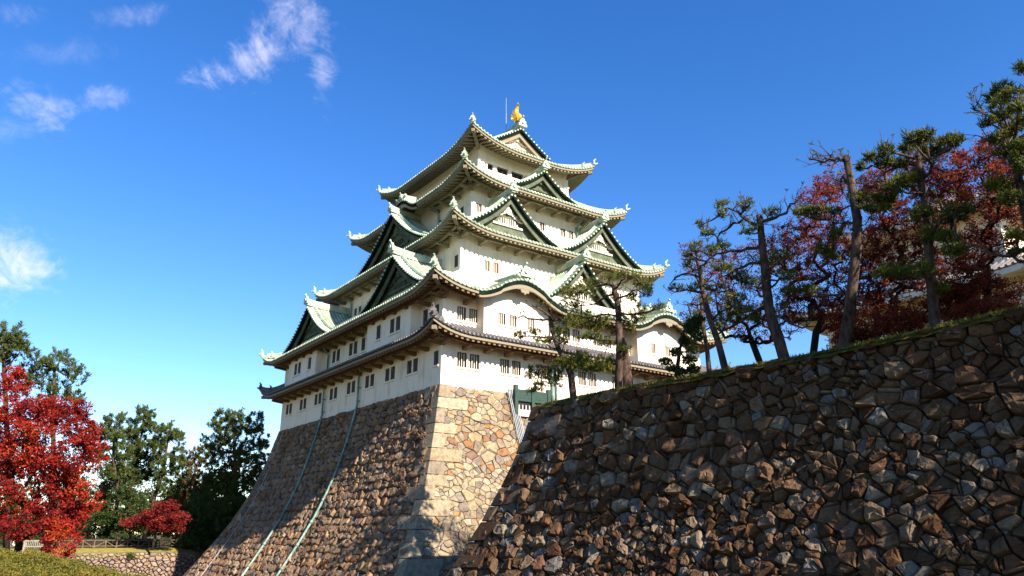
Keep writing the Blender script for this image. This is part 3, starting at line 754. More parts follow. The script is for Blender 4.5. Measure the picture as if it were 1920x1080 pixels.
bay(S1, south(3.42), south(10.35), 1.0, 4.15, 7.75, [(south(p), south(q), 5.52, 6.55) for p, q in ((4.9, 5.66), (6.1, 6.82), (8.05, 8.75))], ucurve)
bay(S1, south(21.5), south(28.4), 1.0, 4.15, 7.75, [(south(p), south(q), 5.55, 6.58) for p, q in ((23.3, 24.0), (25.4, 26.1), (26.9, 27.6))], ucurve)
for (y0, y1), cs in (((3.6, 11.95), (6.4, 9.6)), ((24.1, 32.1), (25.9, 29.4))):
    hs = []
    for c in cs:
        for (p, q) in (pair(c, .82, .28) if c not in (9.6, 25.9) else [(c-.41, c+.41)]): hs.append((west(q), west(p), 5.45, 6.78))
    bay(W1, west(y1), west(y0), 1.0, 4.15, 8.05, hs)

# ------------------------------------------------------------------ drainpipes down the walls and the base
def base_pt(side, s, h, out):
    th = math.atan(slope(max(.01, h))); o = D(h)+0
    if side == 'W': return (-o-out*math.cos(th), s, -h+out*math.sin(th))
    return (s, -o-out*math.cos(th), -h+out*math.sin(th))
def drain(y, ztop, zbot, r=.105, mat='pipe', name='drainpipe'):
    mb = MB(); pts = [(-.45, y, ztop), (-.22, y, ztop-.4), (-.2, y, 0.3)] if ztop > 1 else []
    for h in np.arange(.4, -zbot, .8): pts.append(base_pt('W', y, h, .26))
    mb.tube(pts, r, 8)
    for h in np.arange(.9, -zbot-.5, 1.9): 
        p = Vector(base_pt('W', y, h, .26)); q = Vector(base_pt('W', y, h+.22, .26)); mb.tube([p, q], r*1.3, 8)
    for h in np.arange(.6, ztop, 1.3): mb.box(-.3, y-.2, h, 0.0, y+.2, h+.06)
    o = mb.build(name, mat, keep, True); return o
drain(23.3, 3.6, -18.5); drain(14.9, 3.6, -18.5); 
mb = MB(); mb.tube([base_pt('W', 34.2+.12*h, h, .16) for h in np.arange(.3, 18, .8)], .045, 6); mb.build('conduit', 'steel', keep)
def up_drain(sd_, a, z0, z1, dd=.18):
    mb = MB(); mb.tube([sd_.P(a, -1.3, z1+.3), sd_.P(a, -.95, z1), sd_.P(a, -dd, z1-.75), sd_.P(a, -dd, z0)], .11, 8)
    mb.box(*[min(u, v) for u, v in zip(sd_.P(a-.22, -1.55, z1+.18), sd_.P(a+.22, -1.15, z1+.62))], *[max(u, v) for u, v in zip(sd_.P(a-.22, -1.55, z1+.18), sd_.P(a+.22, -1.15, z1+.62))])
    mb.build('drainpipe', 'pipe', keep, True)
S3, W3, S4, W4 = Side('S', rect_in(INS[2])), Side('W', rect_in(INS[2])), Side('S', rect_in(INS[3])), Side('W', rect_in(INS[3]))
up_drain(W4, west(13.6), 18.3, 22.1); up_drain(S4, south(21.4), 18.3, 21.9); up_drain(S4, south(10.9), 19, 21.9); up_drain(W3, west(9.6), 11, 15.0); up_drain(W3, west(27.6), 11, 15.0); up_drain(S3, south(16.6), 11.4, 14.9)
up_drain(W1, west(22.9), 4.6, 7.4); up_drain(W1, west(13.1), 4.6, 7.4); up_drain(S1, south(12.2), 4.6, 7.3); up_drain(S1, south(20.6), 4.6, 7.3)
mb = MB(); mb.tube([(11.4, -.2, 3.5), (11.4, -.2, -1.8)], .12, 8); mb.tube([(11.85, -.2, 3.5), (11.85, -.2, -1.8)], .09, 8); mb.build('drainpipe', 'pipe', keep, True)

# ------------------------------------------------------------------ stone masonry
def clip(poly, n, c):
    out = []; k = len(poly)
    for i in range(k):
        p, q = poly[i], poly[(i+1) % k]; dp = p[0]*n[0]+p[1]*n[1]-c; dq = q[0]*n[0]+q[1]*n[1]-c
        if dp <= 0: out.append(p)
        if (dp < 0 < dq) or (dq < 0 < dp):
            t = dp/(dp-dq); out.append((p[0]+(q[0]-p[0])*t, p[1]+(q[1]-p[1])*t))
    return out
def voronoi(seeds, rad, asp=1.0):
    """cells of the seeds (s, h); asp stretches the metric so stones lie wider than tall"""
    S = np.array(seeds); S2 = S*np.array([1.0, asp]); cell = max(rad); grid = {}
    for i, p in enumerate(S2): grid.setdefault((int(p[0]//cell), int(p[1]//cell)), []).append(i)
    res = []
    for i, p in enumerate(S2):
        r = rad[i]*2.2; poly = [(p[0]-r, p[1]-r), (p[0]+r, p[1]-r), (p[0]+r, p[1]+r), (p[0]-r, p[1]+r)]
        gx, gy = int(p[0]//cell), int(p[1]//cell); nb = []
        for dx in (-2, -1, 0, 1, 2):
            for dy in (-2, -1, 0, 1, 2): nb += grid.get((gx+dx, gy+dy), [])
        nb = [j for j in nb if j != i]; nb.sort(key=lambda j: (S2[j][0]-p[0])**2+(S2[j][1]-p[1])**2)
        for j in nb[:26]:
            q = S2[j]; n = (q[0]-p[0], q[1]-p[1]); c = (q[0]**2+q[1]**2-p[0]**2-p[1]**2)/2
            poly = clip(poly, n, c)
            if len(poly) < 3: break
        res.append([(a, b/asp) for a, b in poly] if len(poly) >= 3 else None)
    return res
def chaikin(poly, t=.2):
    out = []; n = len(poly)
    for i in range(n):
        p, q = poly[i], poly[(i+1) % n]
        out += [(p[0]*(1-t)+q[0]*t, p[1]*(1-t)+q[1]*t), (p[0]*t+q[0]*(1-t), p[1]*t+q[1]*(1-t))]
    return out
def stone(mb, poly, mp, relief, gap=.025, rough=.3, rounded=.18, tilt=.12, back=.12, pushf=0.0):
    cx = sum(p[0] for p in poly)/len(poly); cy = sum(p[1] for p in poly)/len(poly)
    sz = math.sqrt(abs(sum(poly[i][0]*poly[(i+1) % len(poly)][1]-poly[(i+1) % len(poly)][0]*poly[i][1] for i in range(len(poly)))/2))
    if sz < .09: return
    # drop tiny edges
    pl = [p for i, p in enumerate(poly) if math.hypot(p[0]-poly[i-1][0], p[1]-poly[i-1][1]) > .05*sz]
    if len(pl) < 3: return
    pl = chaikin(pl, rounded); n = len(pl); ta, tb = rnd.uniform(-tilt, tilt), rnd.uniform(-tilt, tilt)
    rel = relief*rnd.uniform(.55, 1.25)*min(1.5, max(.5, sz/.7)); jt = rough*rel; push = rnd.uniform(-1, .8)*relief*pushf
    shr = max(.5, 1-2*gap/sz)
    def ring(f, o, j):
        r = []
        for (x, y) in pl:
            xx, yy = cx+(x-cx)*f, cy+(y-cy)*f
            r.append(mp(xx+rnd.uniform(-j, j)*.4, yy+rnd.uniform(-j, j)*.4, o+(push if o > -back+1e-6 else 0)+(ta*(xx-cx)+tb*(yy-cy))+rnd.uniform(-j, j)))
        return r
    ta2, tb2 = ta*1.0, tb*1.0
    vs = ring(shr, -back, 0)+ring(shr*.985, rel*.25, jt*.35)+ring(shr*rnd.uniform(.84, .93), rel*.85, jt*.5)+ring(shr*rnd.uniform(.42, .6), rel, jt*.55)
    vs.append(mp(cx+rnd.uniform(-.1, .1)*sz, cy+rnd.uniform(-.1, .1)*sz, push+rel*rnd.uniform(.9, 1.12)))
    fs = [(k*n+i, k*n+(i+1) % n, (k+1)*n+(i+1) % n, (k+1)*n+i) for k in range(3) for i in range(n)]
    fs += [(3*n+i, 3*n+(i+1) % n, 4*n) for i in range(n)]
    mb.add(vs, fs)
def coursed(s0, s1, h0, h1, wid, hei, jit=.33):
    seeds = []; rad = []; h = h0+hei*.5; row = 0
    while h < h1+hei:
        sc = rnd.uniform(.85, 1.2); s = s0-wid*rnd.random()
        while s < s1+wid:
            w = wid*rnd.uniform(.62, 1.45)*sc; seeds.append((s+w/2, h+rnd.uniform(-jit, jit)*hei*.6)); rad.append(max(w, wid)*1.15); s += w
        h += hei*rnd.uniform(.8, 1.2)*sc; row += 1
    return seeds, rad
def darts(s0, s1, h0, h1, sizef, tries=26000, asp=1.25):
    pts = np.zeros((9000, 3)); n = 0
    for _ in range(tries):
        s, h = rnd.uniform(s0, s1), rnd.uniform(h0, h1); r = sizef(s, h)*rnd.choice((.30, .36, .42, .55, .8, 1.0, 1.25, 1.45))
        if n:
            d2 = (pts[:n, 0]-s)**2+((pts[:n, 1]-h)*asp)**2
            if np.any(d2 < (np.minimum(pts[:n, 2], r)*.35+np.maximum(pts[:n, 2], r)*.5)**2): continue
        pts[n] = (s, h, r); n += 1
    return [(p[0], p[1]) for p in pts[:n]], [p[2]*1.25 for p in pts[:n]]

def warp(p, k):
    x, y = p
    return (x+k*(math.sin(2.7*y+1.3*x)+.6*math.sin(5.1*y-3.3*x+1.0)+.4*math.sin(9.7*x+7.9*y)), y+k*.8*(math.sin(2.3*x-1.9*y+.7)+.6*math.sin(4.7*x+3.9*y)+.4*math.sin(11.3*y-8.1*x)))
def area(poly): return abs(sum(poly[i-1][0]*poly[i][1]-poly[i][0]*poly[i-1][1] for i in range(len(poly)))/2)
def chipped(poly, prob):
    out = []
    for _ in range(2):
        if rnd.random() > prob: continue
        a = rnd.uniform(0, 6.283); n = (math.cos(a), math.sin(a)); ds = [p[0]*n[0]+p[1]*n[1] for p in poly]; hi_, lo_ = max(ds), min(ds)
        c = hi_-(hi_-lo_)*rnd.uniform(.12, .30); big = clip(poly, n, c); sm = clip(poly, (-n[0], -n[1]), -c)
        if len(big) >= 3 and len(sm) >= 3: poly = big; out.append(sm)
    return [poly]+out
def masonry(mb, seeds, rad, mp, lo, hi, hmax, relief, asp=1.3, chip=.5, wk=.05, **kw):
    """lo(h), hi(h): allowed s range at height h below the top"""
    for (sd2, poly) in zip(seeds, voronoi(seeds, rad, asp)):
        if poly is None: continue
        s, h = sd2
        if lo is not None:
            e = .4; l0, l1 = lo(h-e), lo(h+e); n = (-(2*e), (l1-l0)); ln = math.hypot(*n); n = (n[0]/ln, n[1]/ln); c = n[0]*lo(h)+n[1]*h
            poly = clip(poly, n, c)
            if len(poly) < 3: continue
        if hi is not None:
            e = .4; l0, l1 = hi(h-e), hi(h+e); n = ((2*e), -(l1-l0)); ln = math.hypot(*n); n = (n[0]/ln, n[1]/ln); c = n[0]*hi(h)+n[1]*h
            poly = clip(poly, n, c)
            if len(poly) < 3: continue
        poly = clip(poly, (0, -1), 0)
        if len(poly) < 3: continue
        poly = clip(poly, (0, 1), hmax)
        if len(poly) < 3: continue
        poly = [warp(p, wk) for p in poly]; poly = [(p[0], max(0.0, p[1])) for p in poly]
        for i, q in enumerate(chipped(poly, chip)): stone(mb, q, mp, relief*(1 if i == 0 else .6), **kw)

stone_base = empty('stone_rampart', (CX, CY, -19), 'curved stone base of the castle keep, sunlit tan face beside a shaded grey face', 'stone rampart')
HB = 19.0
def mpW(s, h, o): return base_pt('W', s, h, o)
def mpS(s, h, o): return base_pt('S', s, h, o)
# backing surface
mb = MB(); hs = np.linspace(-.02, HB, 24); vs = []
for h in hs:
    d = D(h)-.10; vs += [(-d, -d, -h), (W+d, -d, -h), (W+d, L+d, -h), (-d, L+d, -h)]
mb.add(vs, [(i*4+j, i*4+(j+1) % 4, i*4+4+(j+1) % 4, i*4+4+j) for i in range(len(hs)-1) for j in range(4)]+[(0, 1, 2, 3)])
mb.build('core', 'joint', stone_base)
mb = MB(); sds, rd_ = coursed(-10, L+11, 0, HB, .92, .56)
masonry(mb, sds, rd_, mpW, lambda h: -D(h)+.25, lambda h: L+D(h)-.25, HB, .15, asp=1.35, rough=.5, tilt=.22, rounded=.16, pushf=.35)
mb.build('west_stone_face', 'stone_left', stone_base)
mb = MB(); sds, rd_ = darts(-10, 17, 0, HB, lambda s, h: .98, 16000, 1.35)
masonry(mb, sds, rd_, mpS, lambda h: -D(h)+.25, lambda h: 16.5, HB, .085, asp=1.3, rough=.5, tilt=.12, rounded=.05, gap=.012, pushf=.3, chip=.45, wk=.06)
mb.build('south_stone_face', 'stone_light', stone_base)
# corner stones: long and short alternate on the two faces
def quoins(corner, sA, sB, mA, mB_, mat, parent, hmax, hq=.95, proud=.13, off=0.0):
    """corner stones; mA/mB map (distance from the corner, h, out) on the two faces"""
    mb = MB(); h = off; k = 0
    while h < hmax:
        hh = hq*rnd.uniform(.7, 1.3); la, lb = (rnd.uniform(1.6, 3.0), rnd.uniform(.7, 1.3)) if k % 2 else (rnd.uniform(.6, 1.3), rnd.uniform(1.6, 3.0))
        g = .02; h0, h1 = h+g, h+hh-g; p = proud*rnd.uniform(.75, 1.1)
        tl = rnd.uniform(-.28, .28)
        A_ = [mA(0, h0, p), mA(la, h0+tl*.3, p), mA(la-tl, h1, p), mA(0, h1, p)]; Ab = [mA(la, h0, -.3), mA(la-tl, h1, -.3)]
        B_ = [mB_(0, h0, p), mB_(lb, h0, p), mB_(lb+tl, h1, p), mB_(0, h1, p)]; Bb = [mB_(lb, h0, -.3), mB_(lb+tl, h1, -.3)]
        e0 = tuple((np.array(A_[0])+np.array(B_[0]))/2); e1 = tuple((np.array(A_[3])+np.array(B_[3]))/2)
        def corner_pt(a, b):
            return (min(a[0], b[0]), min(a[1], b[1]), (a[2]+b[2])/2)
        e0 = corner_pt(A_[0], B_[0]); e1 = corner_pt(A_[3], B_[3])
        vs = [e0, A_[1], A_[2], e1, B_[1], B_[2], Ab[0], Ab[1], Bb[0], Bb[1]]
        mb.add(vs, [(0, 1, 2, 3), (4, 0, 3, 5), (1, 6, 7, 2), (8, 4, 5, 9), (0, 4, 8, 6, 1), (3, 2, 7, 9, 5)])
        h += hh; k += 1
    o = mb.build('corner_stones', mat, parent)
    bv = o.modifiers.new('bevel', 'BEVEL'); bv.width = .035; bv.segments = 2; bv.limit_method = 'ANGLE'
    return o
quoins(None, 0, 0, lambda t, h, o: mpS(-D(h)+t, h, o), lambda t, h, o: mpW(-D(h)+t, h, o), 'stone_quoin', stone_base, HB)
quoins(None, 0, 0, lambda t, h, o: (base_pt('W', L+D(h)-t, h, o)), lambda t, h, o: (-D(h)+t, L+D(h)+o, -h), 'stone_left', stone_base, HB)

# ------------------------------------------------------------------ terrace retaining wall in front (right)
TX, TY, TZ = -4.95, -18.5, -4.83
def DT(h): return D(h)*(1+.25*min(1, max(0, h)/5))
def slT(h): return (DT(h+.5)-DT(max(0, h-.5)))/(h+.5-max(0, h-.5))
def mpT(s, h, o):
    th = math.atan(slT(max(.01, h))); bulge = .22*math.sin((s+8)*.12)
    return (TX-DT(h)-o*math.cos(th)-bulge*min(1, abs(s-TY)/4), s, TZ-h+o*math.sin(th)+.15*math.sin(s*.21))
def mpTE(s, h, o):
    th = math.atan(slT(max(.01, h))); return (s, TY+DT(h)+o*math.cos(th), TZ-h+o*math.sin(th))
twall = empty('retaining_wall', (TX-4, -30, -19), 'dark mossy rubble stone terrace wall under the pines, filling the lower right', 'stone wall')
HT = 14.3
mb = MB(); hs = np.linspace(-.02, HT, 22); vs = []; ys = np.linspace(TY, -75, 34)
for h in hs:
    for y in ys: vs.append(mpT(y if y < TY else y+DT(h)-.1, h, -.14))
nn = len(ys); mb.add(vs, [(i*nn+j, (i+1)*nn+j, (i+1)*nn+j+1, i*nn+j+1) for i in range(len(hs)-1) for j in range(nn-1)])
vs = []
for h in hs: vs += [mpTE(TX-DT(h)+.1, h, -.12), mpTE(60, h, -.12)]
mb.add(vs, [(i*2, i*2+1, i*2+3, i*2+2) for i in range(len(hs)-1)])
mb.build('core', 'joint', twall)
def tsize(s, h):
    t = min(1, max(0, (-s-17)/22)); return (.46+.44*t**1.1)*(1.0+.25*min(1, h/8)*t)
mb = MB(); sds, rd_ = coursed(-38, -6, 0, HT, .80, .56, .34)
mask = [i for i, (s, h) in enumerate(sds) if s > -32+2*math.sin(h*1.3)-.8*max(0, 4-h) and not (h > 6 and s < -24)]
sd_a = [sds[i] for i in mask]; rd_a = [rd_[i] for i in mask]
sd_b, rd_b = darts(-58, -19, 0, HT, tsize, 60000)
keepi = [i for i, (s, h) in enumerate(sd_b) if not (s > -32+2*math.sin(h*1.3)-.8*max(0, 4-h) and not (h > 6 and s < -24))]
sd_b = [sd_b[i] for i in keepi]; rd_b = [rd_b[i] for i in keepi]
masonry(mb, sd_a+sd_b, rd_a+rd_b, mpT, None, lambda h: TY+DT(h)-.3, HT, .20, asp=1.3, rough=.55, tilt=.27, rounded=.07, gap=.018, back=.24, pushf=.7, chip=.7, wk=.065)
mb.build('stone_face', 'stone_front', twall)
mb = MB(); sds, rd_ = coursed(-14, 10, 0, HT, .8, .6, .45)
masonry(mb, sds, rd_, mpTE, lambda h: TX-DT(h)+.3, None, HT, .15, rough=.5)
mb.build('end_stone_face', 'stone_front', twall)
quoins(None, 0, 0, lambda t, h, o: mpT(TY+DT(h)-t, h, o), lambda t, h, o: mpTE(TX-DT(h)+t, h, o), 'stone_front', twall, HT, .85, .22)

# ------------------------------------------------------------------ ground, moat and terrace
FY = 54.0
zf_fence = on(1, FY+2.5, 250, 1027.5)[2]; zf_wall = on(1, FY, 250, 1036)[2]
def ground_z(x, y):
    if y > FY+.05: return zf_wall+(zf_fence-zf_wall)*min(1, (y-FY)/2.5)
    if x > -24.5 and y <= FY: return -19.0
    return -12.95 + (zf_wall+12.95)*min(1, max(0, (y+20)/(FY+20)))
xs = [-3000, -400, -120, -70, -45, -32, -27, -24.52, -24.48, -10, 0, 20, 60, 150, 500, 3000]; ysl = [-3000, -400, -120, -60, -40, -20, 0, 20, 40, 50, FY-.02, FY+.06, FY+1, FY+2.6, 80, 110, 200, 500, 3000]
mb = MB(); vs = [(x, y, ground_z(x, y)) for x in xs for y in ysl]; n = len(ysl)
mb.add(vs, [(i*n+j, (i+1)*n+j, (i+1)*n+j+1, i*n+j+1) for i in range(len(xs)-1) for j in range(n-1)])
structure(mb.build('ground', 'ground'), 'earth and dull lawn of the castle park around the dry moat', 'ground')
mb = MB(); mb.quad((-60, FY+.1, zf_wall+.03), (40, FY+.1, zf_wall+.03), (40, FY+2.55, zf_fence+.012), (-60, FY+2.55, zf_fence+.012)); mb.quad((-60, FY+2.55, zf_fence+.012), (40, FY+2.55, zf_fence+.012), (40, FY+9, zf_fence+.012), (-60, FY+9, zf_fence+.012))
structure(mb.build('lawn', 'dry_grass'), 'strip of dry yellow lawn along the far moat wall', 'lawn')
mb = MB(); gx = list(np.linspace(TX-.25, TX+2.2, 8))+[12, 40, 140]; gy = list(np.linspace(TY+.1, -75, 130)); vs = []
for x in gx:
    for y in gy:
        z = TZ+.15*math.sin(y*.21)+(.06+.10*rnd.random() if x < TX+2.3 else 0)+.30*min(1, max(0, x-TX)/1.6)-(.30 if x < TX-.1 else 0)
        vs.append((x-.22*math.sin((y+8)*.12)*min(1, abs(y-TY)/4), y, z))
n = len(gy); mb.add(vs, [(i*n+j, (i+1)*n+j, (i+1)*n+j+1, i*n+j+1) for i in range(len(gx)-1) for j in range(n-1)])
structure(mb.build('terrace_ground', 'grass', None, True), 'mossy earth on top of the terrace wall', 'ground')
# grass fringe on the wall edge
mb = MB()
for i in range(9000):
    y = rnd.uniform(TY, -58); x = TX+rnd.uniform(-.28, 1.0)-.22*math.sin((y+8)*.12); h = rnd.uniform(.03, .12); a = rnd.uniform(0, 6.28); w = rnd.uniform(.02, .045)
    z = TZ+.15*math.sin(y*.21)+.05+.28*max(0, min(1, (x-TX)/1.6)); lx, ly = rnd.uniform(-.12, .08), rnd.uniform(-.1, .1)
    mb.add([(x-w*math.cos(a), y-w*math.sin(a), z-.08), (x+w*math.cos(a), y+w*math.sin(a), z-.08), (x+lx, y+ly, z+h)], [(0, 1, 2)])
o = mb.build('grass', 'leaf_hedge'); tag(o, 'short yellow green grass fringe along the top of the terrace wall', 'grass', kind='stuff')

# ------------------------------------------------------------------ far moat wall, fence, railing
fw = empty('far_moat_wall', (-12, FY, -19), 'low pinkish rubble wall across the moat below the log fence', 'stone wall')
def mpF(s, h, o): return (s, FY-.10*h-o, zf_wall-h)
mb = MB(); sds, rd_ = darts(-30, 6, 0, 5.0, lambda s, h: .80, 12000)
masonry(mb, sds, rd_, mpF, None, None, 5.2, .15, rough=.5, tilt=.12, gap=.04); mb.build('stone_face', 'stone_far', fw)
mb = MB(); mb.quad(mpF(-60, 0, -.12), mpF(40, 0, -.12), mpF(40, 6, -.12), mpF(-60, 6, -.12)); mb.build('core', 'joint', fw)
fe = empty('log_fence', (-20, FY+3, zf_fence), 'low brown log fence with diagonal braces above the far moat wall', 'fence')
x0 = on(1, FY+3, 20, 1020)[0]; x1 = on(1, FY+3, 352, 1020)[0]+1.5; zh = zf_fence+.92; npost = 17
rl = MB(); rl.tube([(x0, FY+3, zh), (x1, FY+3, zh)], .055, 6); rl.build('top_rail', 'log', fe)
rl = MB(); rl.tube([(x0, FY+3, zf_fence+.25), (x1, FY+3, zf_fence+.25)], .05, 6); rl.build('lower_rail', 'log', fe)
for i in range(npost+1):
    x = x0+(x1-x0)*i/npost; p = MB(); p.tube([(x, FY+3, zf_fence-.1), (x, FY+3, zh)], .07, 6); p.build('post', 'log', fe)
    if i < npost and i % 2 == 0:
        x2 = x0+(x1-x0)*(i+1)/npost; b_ = MB(); b_.tube([(x, FY+3, zh-.1), (x2, FY+3, zf_fence+.1)], .045, 5); b_.build('brace', 'log', fe)
    elif i < npost:
        x2 = x0+(x1-x0)*(i+1)/npost; b_ = MB(); b_.tube([(x, FY+3, zf_fence+.1), (x2, FY+3, zh-.1)], .045, 5); b_.build('brace', 'log', fe)
rr = empty('moat_railing', tuple(on(1, FY+.8, 60, 1022)), 'pale slatted railing half hidden behind the red maple', 'railing')
pa, pb = on(1, FY+.8, 47, 1014), on(1, FY+.8, 92, 1014); zb_ = on(1, FY+.8, 47, 1027)[2]
t_ = MB(); t_.sweep([tuple(pa), tuple(pb)], .12, -.08, .08); t_.build('handrail', 'rail', rr)
t_ = MB(); t_.sweep([(pa[0], pa[1], zb_+.12), (pb[0], pb[1], zb_+.12)], .1, -.06, .06); t_.build('lower_rail', 'rail', rr)
for i in range(14):
    q = pa+(pb-pa)*i/13; t_ = MB(); s_ = .09 if i in (0, 13) else .035; t_.box(q[0]-s_, q[1]-s_, zb_-(.5 if i in (0, 13) else 0), q[0]+s_, q[1]+s_, q[2]-.02); t_.build('baluster' if i not in (0, 13) else 'post', 'rail', rr)

# ------------------------------------------------------------------ green gate by the base and its cables
gt = empty('green_gate', (8.9, -.6, -1.5), 'dark green boarded gate with white palings below at the foot of the keep', 'gate')
gy_ = -.62
def gx_(u): return on(1, gy_, u, 745)[0]
xa, xm, xb = gx_(968), gx_(998), gx_(1027)
for x, nm, zt in ((xa-.06, 'post', .62), (xm, 'post', .40), (xb+.06, 'post', .55)):
    p = MB(); p.box(x-.16, gy_-.16, -1.9, x+.16, gy_+.16, zt); p.build(nm, 'green_paint', gt)
for p0, p1 in ((xa+.1, xm-.16), (xm+.16, xb-.1)):
    p = MB(); p.box(p0, gy_-.06, -.72, p1, gy_+.06, .28)
    for k in range(4): p.box(p0, gy_-.075, -.70+k*.25, p1, gy_-.062, -.70+k*.25+.225)
    p.build('door_panel', 'green_paint', gt)
    p = MB(); p.box(p0, gy_+.10, -1.9, p1, gy_+.16, -.72); p.build('dark_opening', 'dark', gt)
    n = 4
    for k in range(n):
        x = p0+(p1-p0)*(k+.5)/n; p = MB(); p.box(x-.07, gy_-.05, -1.9, x+.07, gy_+.04, -1.02); p.build('paling', 'concrete', gt)
    p = MB(); p.box(p0, gy_-.12, -2.0, p1, gy_-.052, -1.42); p.build('kick_board', 'concrete', gt)
cb = empty('cable_bundle', (6.9, -1, -2), 'bundle of thin grey pipes hooked over the sunlit base beside the gate', 'pipes')
for k in range(5):
    xo = 6.45+k*.17; p = MB()
    pts = [(xo+.10, -.12, -.4), (xo+.08, -.16, .05), (xo+.04, -.28, .26), (xo, -.42, .12)]+[mpS(xo+.12*h**.8, h, .30) for h in np.arange(.4, 6.2, .7)]
    p.tube(pts, .05, 6); p.build('pipe', 'steel', cb, True)

# ------------------------------------------------------------------ small keep behind the trees (right)
sk = empty('small_keep', (26, -30, TZ), 'smaller white castle building with grey tiled roofs behind the red trees', 'building')
def skbox(x0, y0, z0, x1, y1, z1, nm, mat): b = MB(); b.box(x0, y0, z0, x1, y1, z1); return b.build(nm, mat, sk)
skbox(16.9, -36.6, TZ, 34, -23.5, 2.9, 'lower_wall', 'plaster'); skbox(18, -34.85, 2.9, 33, -27.5, 8.2, 'upper_wall', 'plaster')
def skroof(rect, ze, ins, zt, over):
    x0, y0, x1, y1 = rect; t = MB(); fs_ = MB()
    for kind in 'SWNE':
        s_ = Side(kind, rect); n = 22; vs = []
        for a in np.linspace(-s_.A, s_.A, n):
            dl = min(ins, s_.A-abs(a))
            for q in (0, .5, 1):
                d = q*dl; vs.append(s_.P(a, d, ze+(zt-ze)*(d/ins)*(.75+.25*d/ins)+.7*max(0, 1-(s_.A-abs(a))/4)**2.2*(1-q)))
        t.add(vs, [(i*3+j, i*3+3+j, i*3+4+j, i*3+1+j) for i in range(n-1) for j in range(2)])
        nr = int(2*s_.A/.36)
        for i in range(nr):
            a = -s_.A+(i+.5)*2*s_.A/nr; dl = min(ins, s_.A-abs(a)); lf = .7*max(0, 1-(s_.A-abs(a))/4)**2.2
            if dl > .3: t.tube([s_.P(a, d, ze+.05+(zt-ze)*(d/ins)*(.75+.25*d/ins)+lf*(1-d/dl)) for d in np.linspace(-.06, dl, 4)], .10, 6)
        vs = []
        for a in np.linspace(-s_.A, s_.A, n):
            lf = .7*max(0, 1-(s_.A-abs(a))/4)**2.2; aa = max(-(s_.A-over), min(s_.A-over, a)); vs += [s_.P(a, .03, ze+lf-.02), s_.P(a, .03, ze+lf-.38), s_.P(aa, over, ze-.1)]
        fs_.add(vs, [(i*3+j, i*3+3+j, i*3+4+j, i*3+1+j) for i in range(n-1) for j in range(2)])
    r = t.build('tile_roof', 'tile', sk); fs_.build('eave_soffit', 'plaster', r)
skroof((15.1, -38.4, 35.8, -21.8), 2.75, 3.4, 4.3, 1.8); skroof((16.0, -36.85, 35, -25.5), 7.6, 5.6, 10.6, 2.0)

# ------------------------------------------------------------------ trees
def grow(base, trunk, targets, tip=.018, pw=.47, bend=.18, steps=3):
    """tree skeleton: trunk polyline, then each target joins its nearest node; returns tubes with radii"""
    nodes = [Vector(p) for p in trunk]; par = [-1]+list(range(len(trunk)-1)); cnt = [0]*len(nodes)
    root = Vector(base)
    for t in sorted([Vector(t) for t in targets], key=lambda p: (p-root).length):
        arr = np.array([tuple(n) for n in nodes]); dv = np.array(tuple(t))-arr
        cost = np.linalg.norm(dv, axis=1)+np.where(dv[:, 2] < 0, -dv[:, 2]*.5, 0)
        j = int(np.argmin(cost)); p = nodes[j]; d = t-p; prev = j
        for k in range(1, steps+1):
            f = k/steps; q = p+d*f+Vector((rnd.uniform(-1, 1), rnd.uniform(-1, 1), rnd.uniform(-.6, 1)))*d.length*bend*.5*(1 if k < steps else 0)
            nodes.append(q); par.append(prev); cnt.append(0); prev = len(nodes)-1
        k = prev
        while k >= 0: cnt[k] += 1; k = par[k]
    return nodes, par, [tip*max(1, c)**pw for c in cnt]
def skeleton_mesh(mb, nodes, par, rad, n=5):
    kids = {}
    for i, p in enumerate(par):
        if p >= 0: kids.setdefault(p, []).append(i)
    start = [(0, None)]
    while start:
        i, frm = start.pop(); chain = [i]
        if frm is not None: chain = [frm, i]
        cur = i
        while kids.get(cur):
            ks = sorted(kids[cur], key=lambda q: -rad[q]); nxt = ks[0]
            for q in ks[1:]: start.append((q, cur))
            chain.append(nxt); cur = nxt
        rr = [rad[q] for q in chain]
        if frm is not None: rr[0] = min(rr[0], rr[1]*1.25)
        mb.tube([nodes[q] for q in chain], rr, n if rr[0] < .12 else n+3, True, .06)
def leaves(mb, c, r, n, size, flat=0.0, shell=.0):
    for _ in range(n):
        while True:
            p = Vector((rnd.uniform(-1, 1), rnd.uniform(-1, 1), rnd.uniform(-1, 1)))
            if shell < p.length <= 1: break
        p = Vector((c[0]+p.x*r[0], c[1]+p.y*r[1], c[2]+p.z*r[2])); s = size*rnd.uniform(.6, 1.3)
        a = Vector((rnd.gauss(0, 1), rnd.gauss(0, 1), rnd.gauss(0, 1)*(1-flat))).normalized(); b = a.cross(Vector((rnd.gauss(0, 1), rnd.gauss(0, 1), rnd.gauss(0, 1)))).normalized()
        mb.add([p-a*s, p+b*s*.42-a*s*.1, p+a*s, p-b*s*.42-a*s*.1], [(0, 1, 2, 3)])
def tuft(mb, p, length, n=11, w=.022, up=.55, cone=1.0):
    ax = Vector((rnd.gauss(0, .6), rnd.gauss(0, .6), up+.4)).normalized()
    for _ in range(n):
        d = (ax+Vector((rnd.gauss(0, 1), rnd.gauss(0, 1), rnd.gauss(0, 1)))*.62*cone).normalized(); l = length*rnd.uniform(.7, 1.15)
        s = d.cross(Vector((rnd.gauss(0, 1), rnd.gauss(0, 1), rnd.gauss(0, 1)))).normalized()*w
        o = Vector(p)+Vector((rnd.gauss(0, 1), rnd.gauss(0, 1), rnd.gauss(0, 1)))*length*.16
        mb.add([o-s, o+s, o+d*l*.6+s*.8, o+d*l, o+d*l*.6-s*.8], [(0, 1, 2, 3, 4)])

